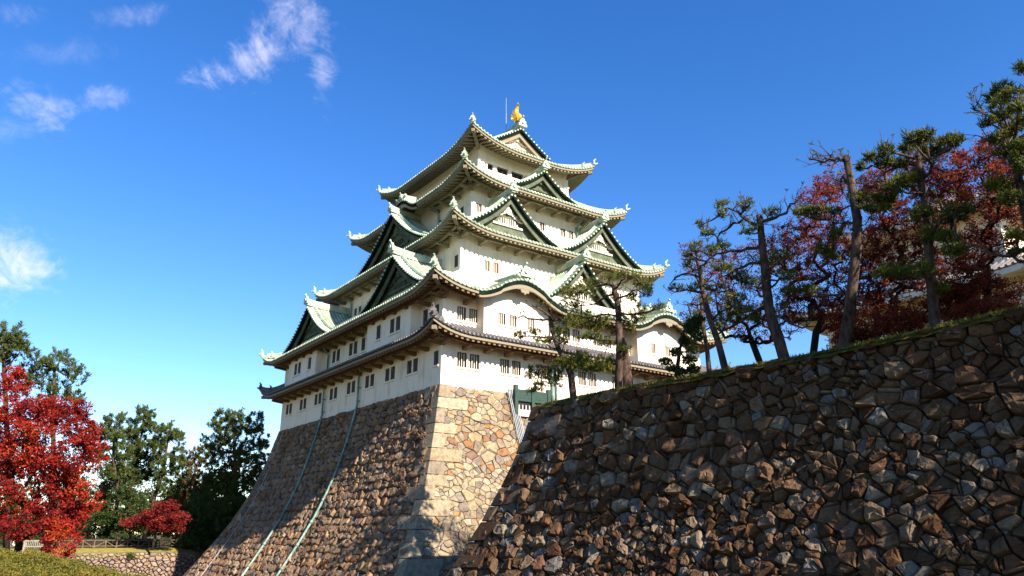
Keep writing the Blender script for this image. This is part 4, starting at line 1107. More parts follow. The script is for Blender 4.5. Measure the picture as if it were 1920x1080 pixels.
def px3(x, u, v): return Vector(tuple(on(0, x, u, v)))
def terrace_pine(label, x, trunk, limbs, pads, tw, density=1.0):
    """pruned pine: trunk and limbs traced as centre lines in the plane X = x, given real thickness and depth"""
    tp = [px3(x, u, v) for u, v in trunk]; tp[0].z = TZ-.1 if tp[0].z > TZ-.1 else tp[0].z
    t = empty('pine_tree', tuple(tp[0]), label, 'pine tree', 'pruned pines along the terrace wall')
    sc = (tp[0]-Vector(tuple(CAM))).dot(Vector(tuple(FW)))/CF      # metres per photo pixel at this tree
    # densify the trunk with slight wobble
    pts = []; n = len(tp)
    for i in range(n-1):
        for k in range(3):
            f = k/3; q = tp[i].lerp(tp[i+1], f); q.x += .05*math.sin(i*2.1+k); pts.append(q)
    pts.append(tp[-1]); r0 = tw*sc*.43; m_ = len(pts)
    rad = [r0*(1.25 if i == 0 else 1)*(1-.42*i/(m_-1)) for i in range(m_)]
    mb = MB(); mb.tube(pts, rad, 10, True, .07); tr = mb.build('trunk', 'bark', t, True)
    lm = MB()
    ends = []
    for (w, lp) in limbs:
        dx = rnd.uniform(-1.6, 1.6); k = len(lp); q = []
        for i, (u, v) in enumerate(lp): q.append(px3(x+dx*i/(k-1) if k > 1 else x, u, v))
        qq = [q[0]]
        for i in range(k-1): 
            mid = (q[i]+q[i+1])/2+Vector((rnd.uniform(-.1, .1), rnd.uniform(-.1, .1), rnd.uniform(-.08, .08))); qq += [mid, q[i+1]]
        lm.tube(qq, [w*sc/2*(1-.65*i/(len(qq)-1)) for i in range(len(qq))], 6, True, .08); ends += qq[1:]
    cr = MB()
    nodes = pts[1:]+ends
    for (u, v, ru, rv) in pads:
        dx = rnd.uniform(-1.3, 1.3); c = px3(x+dx, u, v); rx, rz = ru*sc, rv*sc
        # twig to the nearest limb
        nb = min(nodes, key=lambda p: (p-c).length)
        e = c+Vector((0, 0, -rz*.4)); mid = (nb+e)/2+Vector((0, 0, -.1)); lm.tube([nb, mid, e], [.05, .04, .02], 5)
        nt = max(6, int(density*62*(rx*max(rx*.8, .4))**.62*(1+rz*1.6)))
        for _ in range(nt):
            a = rnd.uniform(0, 6.283); rr = math.sqrt(rnd.random())
            hx = rr*math.cos(a)*rx; hy = rr*math.sin(a)*max(rx*.8, .4)
            p = c+Vector((hy*.6+hx*RT[0], hx*RT[1]+hy*.6, rnd.uniform(-1, 1)*rz*(1-.5*rr)))
            tuft(cr, p, rnd.uniform(.16, .30), 13, .015)
        for _ in range(max(2, nt//9)):
            p = c+Vector((rnd.uniform(-.7, .7)*rx*RT[0], rnd.uniform(-.7, .7)*rx*RT[1], rnd.uniform(-.6, .2)*rz)); lm.tube([e, (e+p)/2+Vector((0, 0, .05)), p], [.028, .02, .012], 4)
    for e in ends[::2]+pts[len(pts)//2::2]:
        for _ in range(4):
            d = Vector((rnd.gauss(0, 1), rnd.gauss(0, 1), rnd.uniform(-.3, 1.2))).normalized(); l = rnd.uniform(.3, .9); q = e+d*l*.5+Vector((rnd.gauss(0, .06), rnd.gauss(0, .06), rnd.gauss(0, .06)))
            tipp = e+d*l+Vector((0, 0, .08)); lm.tube([e, q, tipp], [.022, .015, .007], 4)
            if rnd.random() < .55: tuft(cr, tipp, rnd.uniform(.12, .22), 9, .013)
            for __ in range(2):
                d2 = (d+Vector((rnd.gauss(0, .7), rnd.gauss(0, .7), rnd.gauss(0, .7)))).normalized(); lm.tube([q, q+d2*l*.4], [.011, .005], 3)
    lm.build('limbs', 'bark', tr, True); cr.build('crown', 'needle', t)
    return t

terrace_pine('pine with a bare lopped top standing left of the twin pine before the keep', TX+2.2, [(1077, 760), (1069, 700), (1060, 673), (1047, 655), (1038, 632), (1033, 598)],
    [(6, [(1036, 600), (1018, 583), (998, 572)]), (6, [(1035, 602), (1050, 598), (1068, 588), (1080, 575)]), (5, [(1033, 598), (1000, 598), (982, 592), (965, 596)]), (5, [(1037, 632), (1010, 632), (975, 632)]), (5, [(1040, 634), (1020, 640), (1000, 634)]),
     (6, [(1062, 676), (1040, 684), (1015, 690)]), (6, [(1052, 658), (1070, 664), (1095, 672)])],
    [(978, 628, 18, 9), (1005, 622, 12, 8), (1020, 640, 14, 6), (1012, 694, 26, 11), (1000, 704, 20, 10), (1035, 702, 24, 14), (1045, 715, 18, 16), (1058, 684, 26, 14), (1085, 676, 24, 14), (1098, 690, 26, 12), (1015, 722, 16, 9), (1000, 732, 18, 6), (1050, 622, 14, 10), (1058, 640, 10, 10), (1090, 668, 18, 10)], 16, .75)
terrace_pine('tallest twin-trunk pine in front of the keep, green pads at every level', TX+2.8, [(1160, 748), (1160, 700), (1164, 650), (1160, 610), (1157, 570), (1152, 535)],
    [(7, [(1152, 538), (1138, 532), (1115, 536), (1095, 545)]), (5, [(1155, 560), (1180, 552), (1195, 543)]), (5, [(1150, 552), (1130, 560), (1105, 572), (1080, 577)]), (5, [(1158, 590), (1180, 590), (1205, 586), (1230, 577)]), (5, [(1158, 600), (1180, 603), (1190, 590)]),
     (5, [(1160, 690), (1135, 693), (1110, 698)]), (4, [(1155, 592), (1120, 592), (1095, 603), (1090, 618)]), (4, [(1156, 540), (1165, 525), (1190, 518)])],
    [(1085, 545, 40, 12), (1110, 532, 26, 11), (1145, 520, 18, 12), (1180, 516, 24, 9), (1205, 532, 18, 11), (1215, 548, 14, 9), (1070, 568, 22, 16), (1065, 548, 20, 11), (1090, 590, 26, 14), (1075, 605, 20, 16), (1110, 608, 24, 18), (1135, 600, 18, 14), (1165, 613, 26, 13), (1198, 598, 14, 12), (1235, 576, 14, 6), (1190, 560, 14, 12), (1140, 642, 30, 7), (1105, 630, 20, 12), (1168, 655, 16, 13), (1090, 683, 34, 13), (1120, 680, 30, 15), (1148, 680, 20, 14), (1200, 578, 12, 12), (1125, 690, 26, 10), (1215, 538, 10, 6)], 21, .75)
# its second stem
t2 = [o for o in col.objects if o.name.startswith('pine_tree')][-1]
mb = MB(); mb.tube([px3(TX+3.2, 1176, 748), px3(TX+3.2, 1175, 710), px3(TX+3.1, 1172, 670), px3(TX+2.9, 1166, 635)], [.36, .32, .27, .22], 10, True, .06); mb.build('trunk', 'bark', t2, True)
terrace_pine('slim leaning pine with a lopped top just right of the keep', TX+1.4, [(1362, 696), (1345, 640), (1330, 590), (1317, 545), (1308, 486)],
    [(6, [(1308, 490), (1295, 487), (1278, 486)]), (6, [(1312, 520), (1290, 512), (1268, 520), (1255, 535)]), (6, [(1316, 548), (1295, 545), (1275, 546), (1258, 543)]), (4, [(1310, 500), (1325, 490), (1345, 475)]), (4, [(1335, 600), (1360, 580), (1385, 565)])],
    [(1302, 462, 14, 9), (1295, 475, 20, 7), (1268, 540, 16, 5), (1300, 540, 14, 6), (1318, 530, 10, 9), (1350, 500, 20, 8), (1340, 540, 22, 7), (1375, 560, 22, 9), (1395, 580, 18, 12), (1365, 600, 24, 7), (1290, 497, 14, 4), (1350, 610, 12, 8)], 17, .6)
terrace_pine('thin straight pine behind the slim leaning one', TX+3.2, [(1330, 700), (1324, 650), (1318, 600), (1314, 560)], [(4, [(1316, 585), (1300, 575), (1290, 570)])], [(1305, 610, 18, 16), (1298, 595, 14, 12), (1320, 565, 14, 8)], 12, .8)
terrace_pine('thick dark pine trunk with a sawn top and long drooping limb on its left', TX+1.3, [(1472, 672), (1457, 630), (1445, 590), (1437, 540), (1432, 490), (1430, 450), (1424, 404)],
    [(10, [(1428, 425), (1408, 418), (1395, 408), (1385, 398), (1365, 390)]), (6, [(1392, 412), (1375, 418), (1360, 432), (1345, 445), (1330, 436), (1310, 428)]), (5, [(1388, 402), (1398, 390), (1405, 378)]), (7, [(1432, 415), (1455, 408), (1475, 400), (1482, 382), (1495, 376)]), (8, [(1430, 460), (1400, 466), (1370, 470), (1345, 475), (1320, 495)]), (7, [(1432, 488), (1405, 494), (1380, 505), (1350, 520)]), (8, [(1440, 570), (1410, 590), (1385, 605), (1355, 620), (1340, 632)]), (6, [(1448, 590), (1475, 600), (1505, 615), (1530, 612)])],
    [(1352, 384, 15, 8), (1400, 384, 16, 11), (1356, 402, 14, 5), (1316, 420, 14, 5), (1325, 438, 12, 4), (1402, 432, 20, 9), (1445, 398, 16, 9), (1350, 462, 20, 8), (1330, 470, 14, 7), (1385, 520, 26, 14), (1440, 490, 16, 14), (1475, 515, 20, 14), (1360, 505, 16, 8), (1465, 480, 20, 12), (1405, 530, 18, 9), (1420, 600, 18, 9), (1380, 580, 26, 12)], 27, .75)
terrace_pine('tall pole-like pine with a flat cut top and one crooked bare limb', TX+1.5, [(1575, 655), (1592, 590), (1600, 530), (1606, 470), (1606, 410), (1597, 345), (1586, 293)],
    [(8, [(1586, 300), (1570, 295), (1560, 299), (1548, 304), (1535, 301), (1518, 299)]), (5, [(1552, 301), (1558, 294), (1562, 289)]), (6, [(1598, 350), (1580, 330), (1576, 348), (1578, 360)]), (5, [(1604, 420), (1580, 418), (1555, 412)]), (7, [(1606, 372), (1625, 366), (1650, 360)]), (6, [(1606, 390), (1640, 395), (1680, 388)])],
    [(1616, 372, 20, 9), (1600, 370, 12, 12), (1530, 400, 30, 9), (1510, 395, 22, 8), (1560, 395, 20, 8), (1650, 382, 30, 14), (1560, 480, 24, 10), (1545, 470, 20, 9), (1500, 400, 16, 6), (1640, 392, 26, 10), (1520, 545, 20, 9), (1480, 550, 24, 9), (1570, 440, 14, 9)], 27, .8)
terrace_pine('dark pine with a broad flat green top, second from the right edge', TX+1.2, [(1750, 612), (1748, 560), (1744, 500), (1740, 430), (1735, 380), (1727, 330), (1722, 290)],
    [(8, [(1726, 315), (1712, 308), (1695, 310), (1660, 322), (1635, 310)]), (7, [(1730, 335), (1745, 318), (1742, 300), (1760, 290)]), (6, [(1724, 300), (1690, 290), (1665, 290), (1640, 293)]), (8, [(1742, 440), (1760, 420), (1790, 400), (1800, 385)]), (7, [(1738, 370), (1710, 350), (1680, 352)]), (7, [(1745, 520), (1710, 520), (1670, 515)])],
    [(1712, 262, 24, 11), (1735, 255, 22, 9), (1700, 278, 20, 8), (1755, 275, 36, 13), (1780, 265, 22, 9), (1795, 262, 12, 9), (1740, 290, 24, 10), (1660, 285, 18, 10), (1630, 295, 10, 8), (1615, 312, 10, 7), (1690, 308, 16, 8), (1660, 305, 20, 7), (1695, 338, 26, 13), (1680, 350, 28, 12), (1715, 330, 16, 14), (1730, 400, 22, 16), (1800, 395, 26, 11), (1790, 410, 26, 10), (1745, 440, 22, 18), (1660, 372, 26, 12), (1790, 470, 26, 12), (1775, 450, 22, 12), (1700, 512, 46, 11), (1665, 512, 30, 11), (1730, 508, 24, 12), (1765, 545, 12, 9)], 24, 1.25)
terrace_pine('pine cut off by the right edge with gnarled bare limbs', TX+.9, [(1985, 610), (1960, 520), (1935, 440), (1918, 380), (1906, 320), (1900, 265)],
    [(7, [(1902, 275), (1885, 268), (1865, 272), (1840, 258)]), (6, [(1903, 255), (1880, 240), (1860, 216), (1840, 208), (1820, 203)]), (5, [(1880, 240), (1870, 226), (1850, 216), (1826, 207)]), (6, [(1904, 240), (1890, 205), (1915, 185)]), (9, [(1950, 500), (1910, 490), (1880, 480), (1850, 470), (1820, 460)]), (6, [(1910, 350), (1890, 360), (1870, 340)]), (6, [(1900, 265), (1915, 200), (1935, 150)])],
    [(1880, 168, 22, 10), (1868, 182, 18, 9), (1895, 178, 20, 9), (1875, 195, 16, 8), (1880, 215, 20, 8), (1855, 228, 12, 8), (1915, 130, 12, 12), (1908, 205, 18, 10), (1900, 245, 26, 12), (1870, 258, 20, 10), (1915, 270, 26, 14), (1890, 285, 24, 12), (1870, 350, 24, 12), (1895, 370, 18, 10), (1910, 440, 20, 9), (1890, 380, 16, 8), (1910, 310, 20, 14), (1935, 225, 26, 20), (1940, 280, 30, 20), (1905, 475, 18, 7)], 26, 1.2)

# small cloud-pruned evergreen at the wall edge
def cloud_tree(label, x, trunk, pads):
    tp = [px3(x, u, v) for u, v in trunk]; t = empty('clipped_evergreen', tuple(tp[0]), label, 'small tree'); sc = (tp[0]-Vector(tuple(CAM))).dot(Vector(tuple(FW)))/CF
    mb = MB(); mb.tube(tp, [.14, .11, .08, .05][:len(tp)], 7, True, .08); lf = MB()
    for (u, v, ru, rv) in pads:
        c = px3(x+rnd.uniform(-.5, .5), u, v); nb = min(tp, key=lambda p: (p-c).length); mb.tube([nb, (nb+c)/2-Vector((0, 0, .06)), c], [.05, .04, .02], 5)
        leaves(lf, c, (ru*sc, ru*sc, rv*sc), int(240*(ru*rv)/100), .075)
    mb.build('trunk', 'bark_dark', t, True); lf.build('crown', 'leaf_green', t)
cloud_tree('small dark cloud-pruned evergreen at the wall edge beside the keep', TX+1.4, [(1268, 720), (1270, 690), (1274, 660), (1282, 620)], [(1248, 678, 15, 8), (1268, 660, 13, 10), (1292, 675, 15, 10), (1284, 640, 13, 11), (1300, 655, 12, 9), (1260, 690, 12, 8), (1298, 612, 15, 16), (1306, 630, 12, 12), (1300, 692, 13, 10), (1278, 696, 11, 9), (1310, 598, 12, 10)])

def broadleaf(label, base, trunk, blobs, leafmat, barkmat, ntarget, nleaf, lsize, name, cat, tip=.018, group=None, crown_r=.45, maxr=None, flat=0):
    """trunk points in metres; blobs = [(centre, (rx, ry, rz))] fill the crown; leaves gather round the twig ends"""
    t = empty(name, base, label, cat, group); tg = []
    vol = [b[1][0]*b[1][1]*b[1][2] for b in blobs]; sv = sum(v**.75 for v in vol)
    for (c, r), v in zip(blobs, vol):
        for _ in range(max(3, int(ntarget*v**.75/sv))):
            while True:
                p = Vector((rnd.uniform(-1, 1), rnd.uniform(-1, 1), rnd.uniform(-1, 1)))
                if .25 < p.length <= 1: break
            tg.append(Vector((c[0]+p.x*r[0], c[1]+p.y*r[1], c[2]+p.z*r[2])))
    nodes, par, rad = grow(base, trunk, tg, tip)
    if maxr:
        f = maxr/max(rad); rad = [max(.012, r*f) if f < 1 else r for r in rad]
    mb = MB(); skeleton_mesh(mb, nodes, par, rad); mb.build('trunk', barkmat, t, True)
    lf = MB(); per = max(1, nleaf//len(tg))
    for p in tg: k = rnd.uniform(.5, 1.5); leaves(lf, p, (crown_r*k, crown_r*k, crown_r*k*.75), int(per*rnd.uniform(.4, 1.6)), lsize, flat)
    lf.build('crown', leafmat, t)
    return t
def blob(x, u, v, ru, rv, depth=1.0):
    c = px3(x, u, v); sc = (c-Vector(tuple(CAM))).dot(Vector(tuple(FW)))/CF
    return (tuple(c), (ru*sc*.9*depth, ru*sc*.9, rv*sc))
CH = 'rust red cherry trees on the terrace'
def cherry(label, x, trunk, blobs, nt, nl):
    tp = [px3(x, u, v) for u, v in trunk]
    broadleaf(label, tuple(tp[0]), tp, [blob(x+dx, u, v, ru, rv) for (dx, u, v, ru, rv) in blobs], 'leaf_rust', 'bark_dark', int(nt*1.5), nl, .055, 'cherry_tree', 'cherry tree', .0075, CH, .23, .16)
cherry('sparse rust-leaved cherry between the thick dark pine and the slim leaning pine', TX+5.5, [(1425, 680), (1410, 640), (1400, 610)], [(0, 1400, 560, 60, 45), (1, 1345, 500, 50, 40), (0, 1460, 480, 45, 45), (1, 1370, 600, 50, 40), (0, 1300, 480, 30, 45), (0, 1470, 600, 40, 40), (1, 1410, 500, 50, 50), (1, 1340, 560, 50, 50), (0, 1500, 520, 40, 60), (0, 1300, 600, 35, 35), (0, 1420, 620, 50, 30)], 620, 17000)
cherry('red-leaved cherry around the tall pole-like pine', TX+5.0, [(1525, 665), (1530, 625), (1545, 590)], [(0, 1540, 400, 50, 70), (1, 1490, 460, 55, 55), (0, 1570, 500, 60, 60), (0, 1500, 560, 60, 50), (1, 1640, 370, 40, 40), (1, 1560, 345, 38, 40), (0, 1630, 460, 50, 50), (0, 1585, 580, 60, 35)], 680, 36000)
cherry('wide red cherry with a forked dark trunk in front of the small keep', TX+4.2, [(1640, 640), (1645, 600), (1640, 570)], [(0, 1690, 420, 60, 55), (0, 1640, 520, 60, 60), (1, 1720, 500, 60, 50), (0, 1590, 610, 50, 30), (0, 1690, 590, 60, 30), (0, 1780, 560, 50, 40), (0, 1650, 340, 40, 30)], 560, 28000)
cherry('tallest rust-red cherry, at the right edge behind the dark pine', TX+4.6, [(1850, 620), (1852, 560), (1850, 500)], [(0, 1830, 340, 70, 60), (1, 1770, 380, 60, 60), (0, 1890, 300, 50, 60), (0, 1880, 420, 60, 50), (0, 1820, 470, 60, 40), (0, 1850, 560, 80, 35), (0, 1780, 570, 60, 30), (1, 1855, 280, 30, 25), (0, 1720, 320, 40, 40), (0, 1780, 310, 40, 40), (-1.5, 1800, 530, 60, 30)], 800, 40000)
# red-brown shrubs in front of the small keep
for u, v, ru, rv, lb in ((1690, 610, 60, 22, 'low rust-red shrub under the dark pine at the foot of the small keep'), (1830, 590, 75, 26, 'wide rust-red shrub at the wall edge near the right border'), (1600, 640, 40, 18, 'small rust-brown shrub beside the pole-like pine')):
    c = px3(TX+2.6, u, v); broadleaf(lb, (c.x, c.y, TZ), [(c.x, c.y, TZ), (c.x, c.y, TZ+.4)], [blob(TX+2.6, u, v, ru, rv)], 'leaf_rust', 'bark_dark', 70, 4200, .06, 'shrub', 'shrub', .01, None, .28, .05)

# ------------------------------------------------------------------ left side: maple, pines, hedge
def at(u, v, depth):
    return Vector(tuple(CAM+ray(u, v)/CF*depth))
def dblob(u, v, ru, rv, depth, thick=.9): 
    c = at(u, v, depth); s_ = depth/CF; return (tuple(c), (ru*s_*thick, ru*s_*thick, rv*s_))
GZ = -12.95
b0 = at(40, 1000, 46); b0.z = GZ-.2
broadleaf('large scarlet maple at the left edge drooping over the hedge', tuple(b0), [b0, b0+Vector((0, .1, 1.2)), b0+Vector((.3, .2, 2.6))],
    [dblob(20, 800, 70, 90, 46), dblob(100, 830, 80, 75, 45), dblob(160, 850, 45, 60, 46), dblob(40, 900, 90, 60, 45), dblob(140, 930, 55, 50, 46), dblob(70, 975, 80, 40, 44), dblob(115, 1010, 35, 38, 43), dblob(-60, 850, 80, 120, 47), dblob(10, 720, 40, 35, 47), dblob(120, 770, 60, 25, 46), dblob(175, 800, 18, 20, 46), dblob(115, 1035, 22, 18, 42.5)],
    'leaf_red', 'bark_dark', 900, 66000, .095, 'maple_tree', 'maple tree', .009, None, .40, .20)
def far_pine(label, pts, pads, depth, tw, tufts=26, size=.55, mat='needle_far', name='pine_tree', group='pines beyond the moat'):
    if depth > 75: depth *= 1.22
    tp = [at(u, v, depth) for u, v in pts]; tp[0].z = min(tp[0].z, zf_fence); t = empty(name, tuple(tp[0]), label, 'pine tree', group); s_ = depth/CF
    mb = MB(); mb.tube(tp, [tw*s_/2*(1-.6*i/(len(tp)-1)) for i in range(len(tp))], 8, True, .06); cr = MB()
    for (u, v, ru, rv) in pads:
        c = at(u, v, depth+rnd.uniform(-1.5, 1.5)*ru*s_*.5); nb = min(tp, key=lambda p: (p-c).length+max(0, p.z-c.z)*.6); mb.tube([nb, (nb+c)/2+Vector((0, 0, -.15)), c], [.10, .07, .03], 5)
        nsub = max(4, int(ru*rv*s_*s_*17))
        for _ in range(nsub):
            while True:
                p = Vector((rnd.uniform(-1, 1), rnd.uniform(-1, 1), rnd.uniform(-1, 1)))
                if p.length <= 1: break
            q = c+Vector((p.x*ru*s_*1.25, p.y*ru*s_*1.25, p.z*rv*s_*1.25)); lean = Vector((p.x*.5, p.y*.5, .75)).normalized(); ln = rnd.uniform(.25, .75)
            for k in range(5): tuft(cr, q+lean*(ln*k/4)+Vector((rnd.gauss(0, .1), rnd.gauss(0, .1), 0)), size*(1.05-.12*k)*rnd.uniform(.8, 1.2), 13, size*.065, .9, .9)
    mb.build('trunk', 'bark', t, True); cr.build('crown', mat, t)
def crown_pads(cx, top, bot, half, n, lean=0, seed=1):
    g = random.Random(seed); out = []
    for i in range(n):
        f = (i+.5)/n; v = top+(bot-top)*f; wd = half*(.30+.75*math.sin(math.pi*min(1, .12+f*.80)))
        for sgn in ((-1, 1, 0) if i % 2 else (-1, 1)):
            out.append((cx+lean*f+sgn*wd*g.uniform(.35, .75), v+g.uniform(-8, 8), wd*g.uniform(.30, .5), (bot-top)/n*g.uniform(.42, .7)))
    out.append((cx, top+6, half*.22, 10)); return out
far_pine('pine crown cut off by the left edge above the maple', [(20, 1000), (15, 850), (8, 700), (5, 640)], [(10, 630, 30, 16), (40, 640, 14, 12), (30, 665, 24, 14), (5, 660, 30, 18), (-30, 640, 40, 30), (45, 655, 12, 10), (15, 685, 20, 10)], 62, 12, 26, .45)
far_pine('bushy pine rising out of the top of the maple', [(95, 1000), (100, 900), (100, 800), (102, 690)], [(100, 680, 24, 12), (75, 690, 22, 14), (125, 695, 22, 12), (60, 705, 14, 10), (100, 712, 40, 16), (140, 708, 18, 9), (85, 735, 34, 14), (130, 740, 20, 10), (145, 757, 15, 7), (110, 755, 30, 10), (70, 678, 10, 8), (115, 672, 14, 9)], 60, 12, 28, .42)
far_pine('rounded pine right of the maple top', [(215, 1000), (222, 920), (212, 860), (215, 800)], crown_pads(214, 786, 905, 32, 7, 0, 3), 84, 8, 34, .55)
far_pine('tallest slender pine right of the maple', [(232, 1010), (240, 930), (255, 870), (270, 790)], crown_pads(270, 774, 900, 36, 8, -10, 4), 88, 8, 34, .55)
far_pine('leaning trunk pine with a pointed crown', [(272, 985), (290, 930), (305, 890), (316, 820)], crown_pads(318, 802, 930, 32, 8, 0, 5), 86, 8, 34, .55)
far_pine('small brown-tinged pine between the leaning pine and the big dark pine', [(368, 1010), (366, 930), (365, 860)], crown_pads(366, 842, 990, 28, 8, 0, 6), 90, 7, 34, .5, 'leaf_brown')
far_pine('big dense pine touching the shaded corner of the keep base', [(440, 1010), (442, 920), (440, 850), (438, 790)], [(430, 785, 22, 12), (455, 782, 20, 11), (480, 790, 14, 10), (415, 800, 18, 11), (440, 805, 40, 14), (478, 815, 22, 12), (405, 832, 22, 10), (392, 843, 12, 6), (440, 835, 44, 18), (485, 842, 18, 10), (502, 836, 9, 8), (420, 862, 36, 16), (470, 868, 34, 16), (400, 900, 22, 16), (440, 900, 48, 20), (490, 890, 18, 14), (430, 940, 50, 24), (400, 960, 40, 24), (460, 930, 34, 24), (385, 1000, 34, 24), (420, 985, 40, 24), (515, 850, 12, 8), (370, 965, 26, 24), (360, 1005, 24, 26)], 82, 10, 32, .52)
for u, v, ru, rv, d, lb, mt, n in ((295, 968, 50, 30, 76, 'low crimson maple behind the log fence', 'leaf_crimson', 9000), (225, 950, 50, 60, 82, 'leafy green evergreen left of the low crimson maple', 'leaf_green', 9000), (205, 900, 30, 40, 92, 'mottled brown-green tree behind the maple edge', 'leaf_brown', 5000),
                              (340, 930, 34, 40, 94, 'dark evergreen behind the low crimson maple', 'leaf_green', 7000), (255, 880, 60, 30, 97, 'rear evergreen mass between the pine trunks', 'leaf_green', 7000), (180, 985, 40, 30, 85, 'green shrub under the maple edge', 'leaf_green', 5000), (395, 955, 34, 50, 93, 'brown-green tree left of the big dense pine', 'leaf_brown', 6000), (60, 985, 60, 36, 78, 'dark evergreen behind the pale railing', 'leaf_green', 8000), (130, 950, 60, 60, 90, 'broad dark evergreen hidden behind the scarlet maple', 'leaf_green', 9000), (10, 960, 50, 60, 88, 'dark evergreen at the left edge behind the scarlet maple', 'leaf_green', 8000)):
    d *= 1.22 if d < 95 else 1.12
    c = at(u, v, d); g = Vector((c.x, c.y, zf_fence)); low = 'crimson' in lb
    broadleaf(lb, tuple(g), [g, g+Vector((0, 0, .8)), g+Vector((.1, 0, 1.6))], ([dblob(u, v, ru*.7, rv*.7, d), dblob(u-ru*.7, v+rv*.35, ru*.6, rv*.35, d), dblob(u+ru*.7, v+rv*.1, ru*.55, rv*.4, d), dblob(u+ru*.3, v+rv*.7, ru*.7, rv*.3, d), dblob(u+ru*.35, v-rv*.6, ru*.5, rv*.4, d)] if low else [dblob(u, v, ru, rv, d), dblob(u-ru*.4, v+rv*.4, ru*.6, rv*.5, d), dblob(u+ru*.4, v+rv*.3, ru*.6, rv*.5, d)]), mt, 'bark_dark', 150, n, .15, 'maple_tree' if low else 'evergreen_tree', 'maple tree' if low else 'tree', .018, None, .6, .16, .3 if low else 0)
c = Vector(tuple(on(1, FY-.5, 245, 1043))); broadleaf('single small dark bush growing from the far moat wall', (c.x, c.y, c.z-.3), [(c.x, c.y, c.z-.3), (c.x, c.y, c.z)], [((c.x, FY-.4, c.z), (.4, .4, .4))], 'leaf_green', 'bark_dark', 14, 320, .09, 'bush', 'bush', .01, None, .2, .03)
for i, (u, v, ru, rv, d, mt) in enumerate(((20, 960, 60, 60, 104, 'leaf_green'), (165, 950, 50, 50, 106, 'leaf_green'), (245, 955, 50, 50, 108, 'leaf_brown'), (300, 945, 45, 50, 104, 'leaf_green'), (350, 950, 45, 55, 100, 'leaf_brown'), (400, 945, 45, 70, 88, 'leaf_green'), (455, 930, 55, 80, 90, 'leaf_green'), (385, 1000, 45, 35, 80, 'leaf_green'))):
    d *= 1.22
    c = at(u, v, d); g = Vector((c.x, c.y, zf_fence)); lb = ('shadowed evergreen at the far left behind the pale railing', 'evergreen behind the right edge of the scarlet maple', 'brown-green tree behind the slender pine trunks', 'evergreen behind the leaning pine trunk', 'brown-green tree behind the low crimson maple', 'black-green evergreen in the shadow of the keep', 'black-green evergreen touching the keep base behind the big pine', 'low black-green evergreen at the foot of the keep base')[i]
    broadleaf(lb, tuple(g), [g, g+Vector((0, 0, 1.5)), g+Vector((.1, 0, 2.6))], [dblob(u, v, ru, rv, d), dblob(u, v+rv*.6, ru*1.1, rv*.6, d)], mt, 'bark_dark', 120, 8000, .26, 'evergreen_tree', 'tree', .02, 'wood beyond the moat', .9, .2)
# clipped hedge strip behind the log fence
mb = MB(); hx0, hx1 = on(1, FY+5, 60, 1010)[0], on(1, FY+5, 420, 1010)[0]
for i in range(60): leaves(mb, (hx0+(hx1-hx0)*i/59, FY+5.3+rnd.uniform(-.3, .3), zf_fence+.75), (.6, .6, .75), 70, .11)
h_ = empty('hedge', ((hx0+hx1)/2, FY+5.3, zf_fence), 'long low dark hedge behind the log fence', 'hedge'); mb.build('foliage', 'leaf_green', h_)
mb = MB(); mb.box(hx0, FY+5.0, zf_fence-.1, hx1, FY+5.7, zf_fence+1.1); mb.build('stems', 'bark_dark', h_)
# white building glimpsed under the maple
wb = empty('white_building', tuple(at(150, 1010, 120)), 'distant white building glimpsed under the maple branches', 'building')
c = at(150, 1010, 120); b_ = MB(); b_.box(c.x-9, c.y, zf_fence-.2, c.x+3, c.y+6, zf_fence+3.6); b_.build('wall', 'plaster', wb); b_ = MB(); b_.box(c.x-9.4, c.y-.4, zf_fence+3.6, c.x+3.4, c.y+6.4, zf_fence+3.9); b_.build('roof', 'tile', wb)
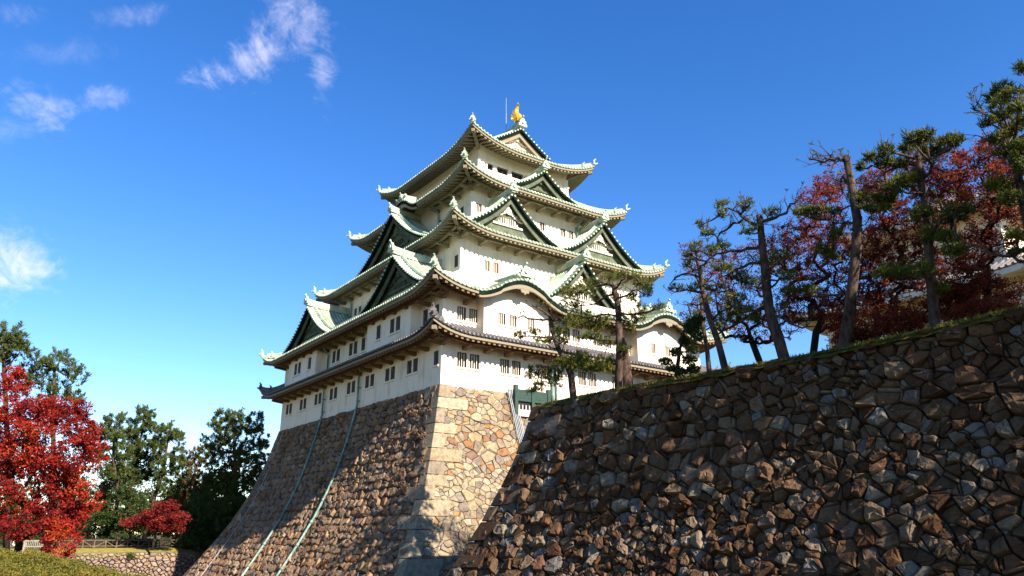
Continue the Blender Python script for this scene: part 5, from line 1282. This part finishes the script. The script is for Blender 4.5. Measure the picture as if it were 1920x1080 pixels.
# foreground azalea hedges at the lower left
def mound(label, pts, depth, seed):
    g = random.Random(seed); c0 = at(*pts[len(pts)//2][:2], depth); t = empty('azalea_hedge', (c0.x, c0.y, GZ), label, 'hedge', 'azalea hedges on the near bank'); mb = MB(); st = MB()
    for (u, v, ru, rv, d) in pts:
        c = at(u, v, d); s_ = d/CF; r = (ru*s_, ru*s_*1.5, rv*s_)
        for _ in range(int(26*ru*rv/30)):
            th, ph = g.uniform(0, 6.283), math.acos(g.uniform(-.15, 1)); k = g.uniform(.82, 1.04)
            p = Vector((c.x+r[0]*k*math.sin(ph)*math.cos(th), c.y+r[1]*k*math.sin(ph)*math.sin(th), c.z-r[2]+2*r[2]*k*math.cos(ph)*.95))
            leaves(mb, p, (.16, .16, .12), 7, .055)
        st.tube([(c.x, c.y, GZ-.4), (c.x, c.y, c.z-r[2]*.2)], [r[0]*.85, r[0]*.6], 9)
    mb.build('foliage', 'leaf_hedge', t); st.build('stems', 'leaf_green', t)
mound('olive azalea hedge across the lower left corner, nearest the camera', [(-20, 1085, 90, 30, 26), (60, 1085, 90, 24, 26), (150, 1092, 90, 22, 26), (240, 1098, 70, 18, 26)], 26, 3)
mound('olive azalea mound below the pale railing at the left edge', [(-20, 1052, 80, 22, 36), (50, 1055, 70, 20, 36), (115, 1064, 60, 16, 36), (175, 1075, 50, 12, 36)], 36, 4)

# unseen evergreens added along the terrace to shade its wall, right of the frame
for i, (x, y, h, r) in enumerate(((TX+2.9, -46.5, 8.0, 2.5), (TX+3.4, -51.0, 10.5, 2.8), (TX+3.2, -56.0, 10.5, 3.0), (TX+3.6, -62, 12.5, 3.4), (TX+2.4, -69, 14.0, 3.8))):
    b0 = Vector((x, y, TZ)); lb = ('added shade evergreen on the terrace wall just beyond the right edge', 'second added shade evergreen beyond the right edge, taller and set back from the wall', 'third added shade evergreen along the terrace beyond the right edge', 'fourth and broad added shade evergreen along the terrace beyond the right edge', 'last and tallest added shade evergreen along the terrace beyond the right edge')[i]
    broadleaf(lb, tuple(b0), [b0, b0+Vector((.1, 0, h*.3)), b0+Vector((0, .1, h*.55))], [((x, y, TZ+h*.72), (r, r, h*.28)), ((x+.8, y-1, TZ+h*.55), (r*.9, r, h*.2)), ((x-.6, y+1.2, TZ+h*.5), (r*.7, r*.8, h*.16))], 'leaf_green', 'bark_dark', 240, 6000, .22, 'evergreen_tree', 'tree', .02, None, .7, .25)
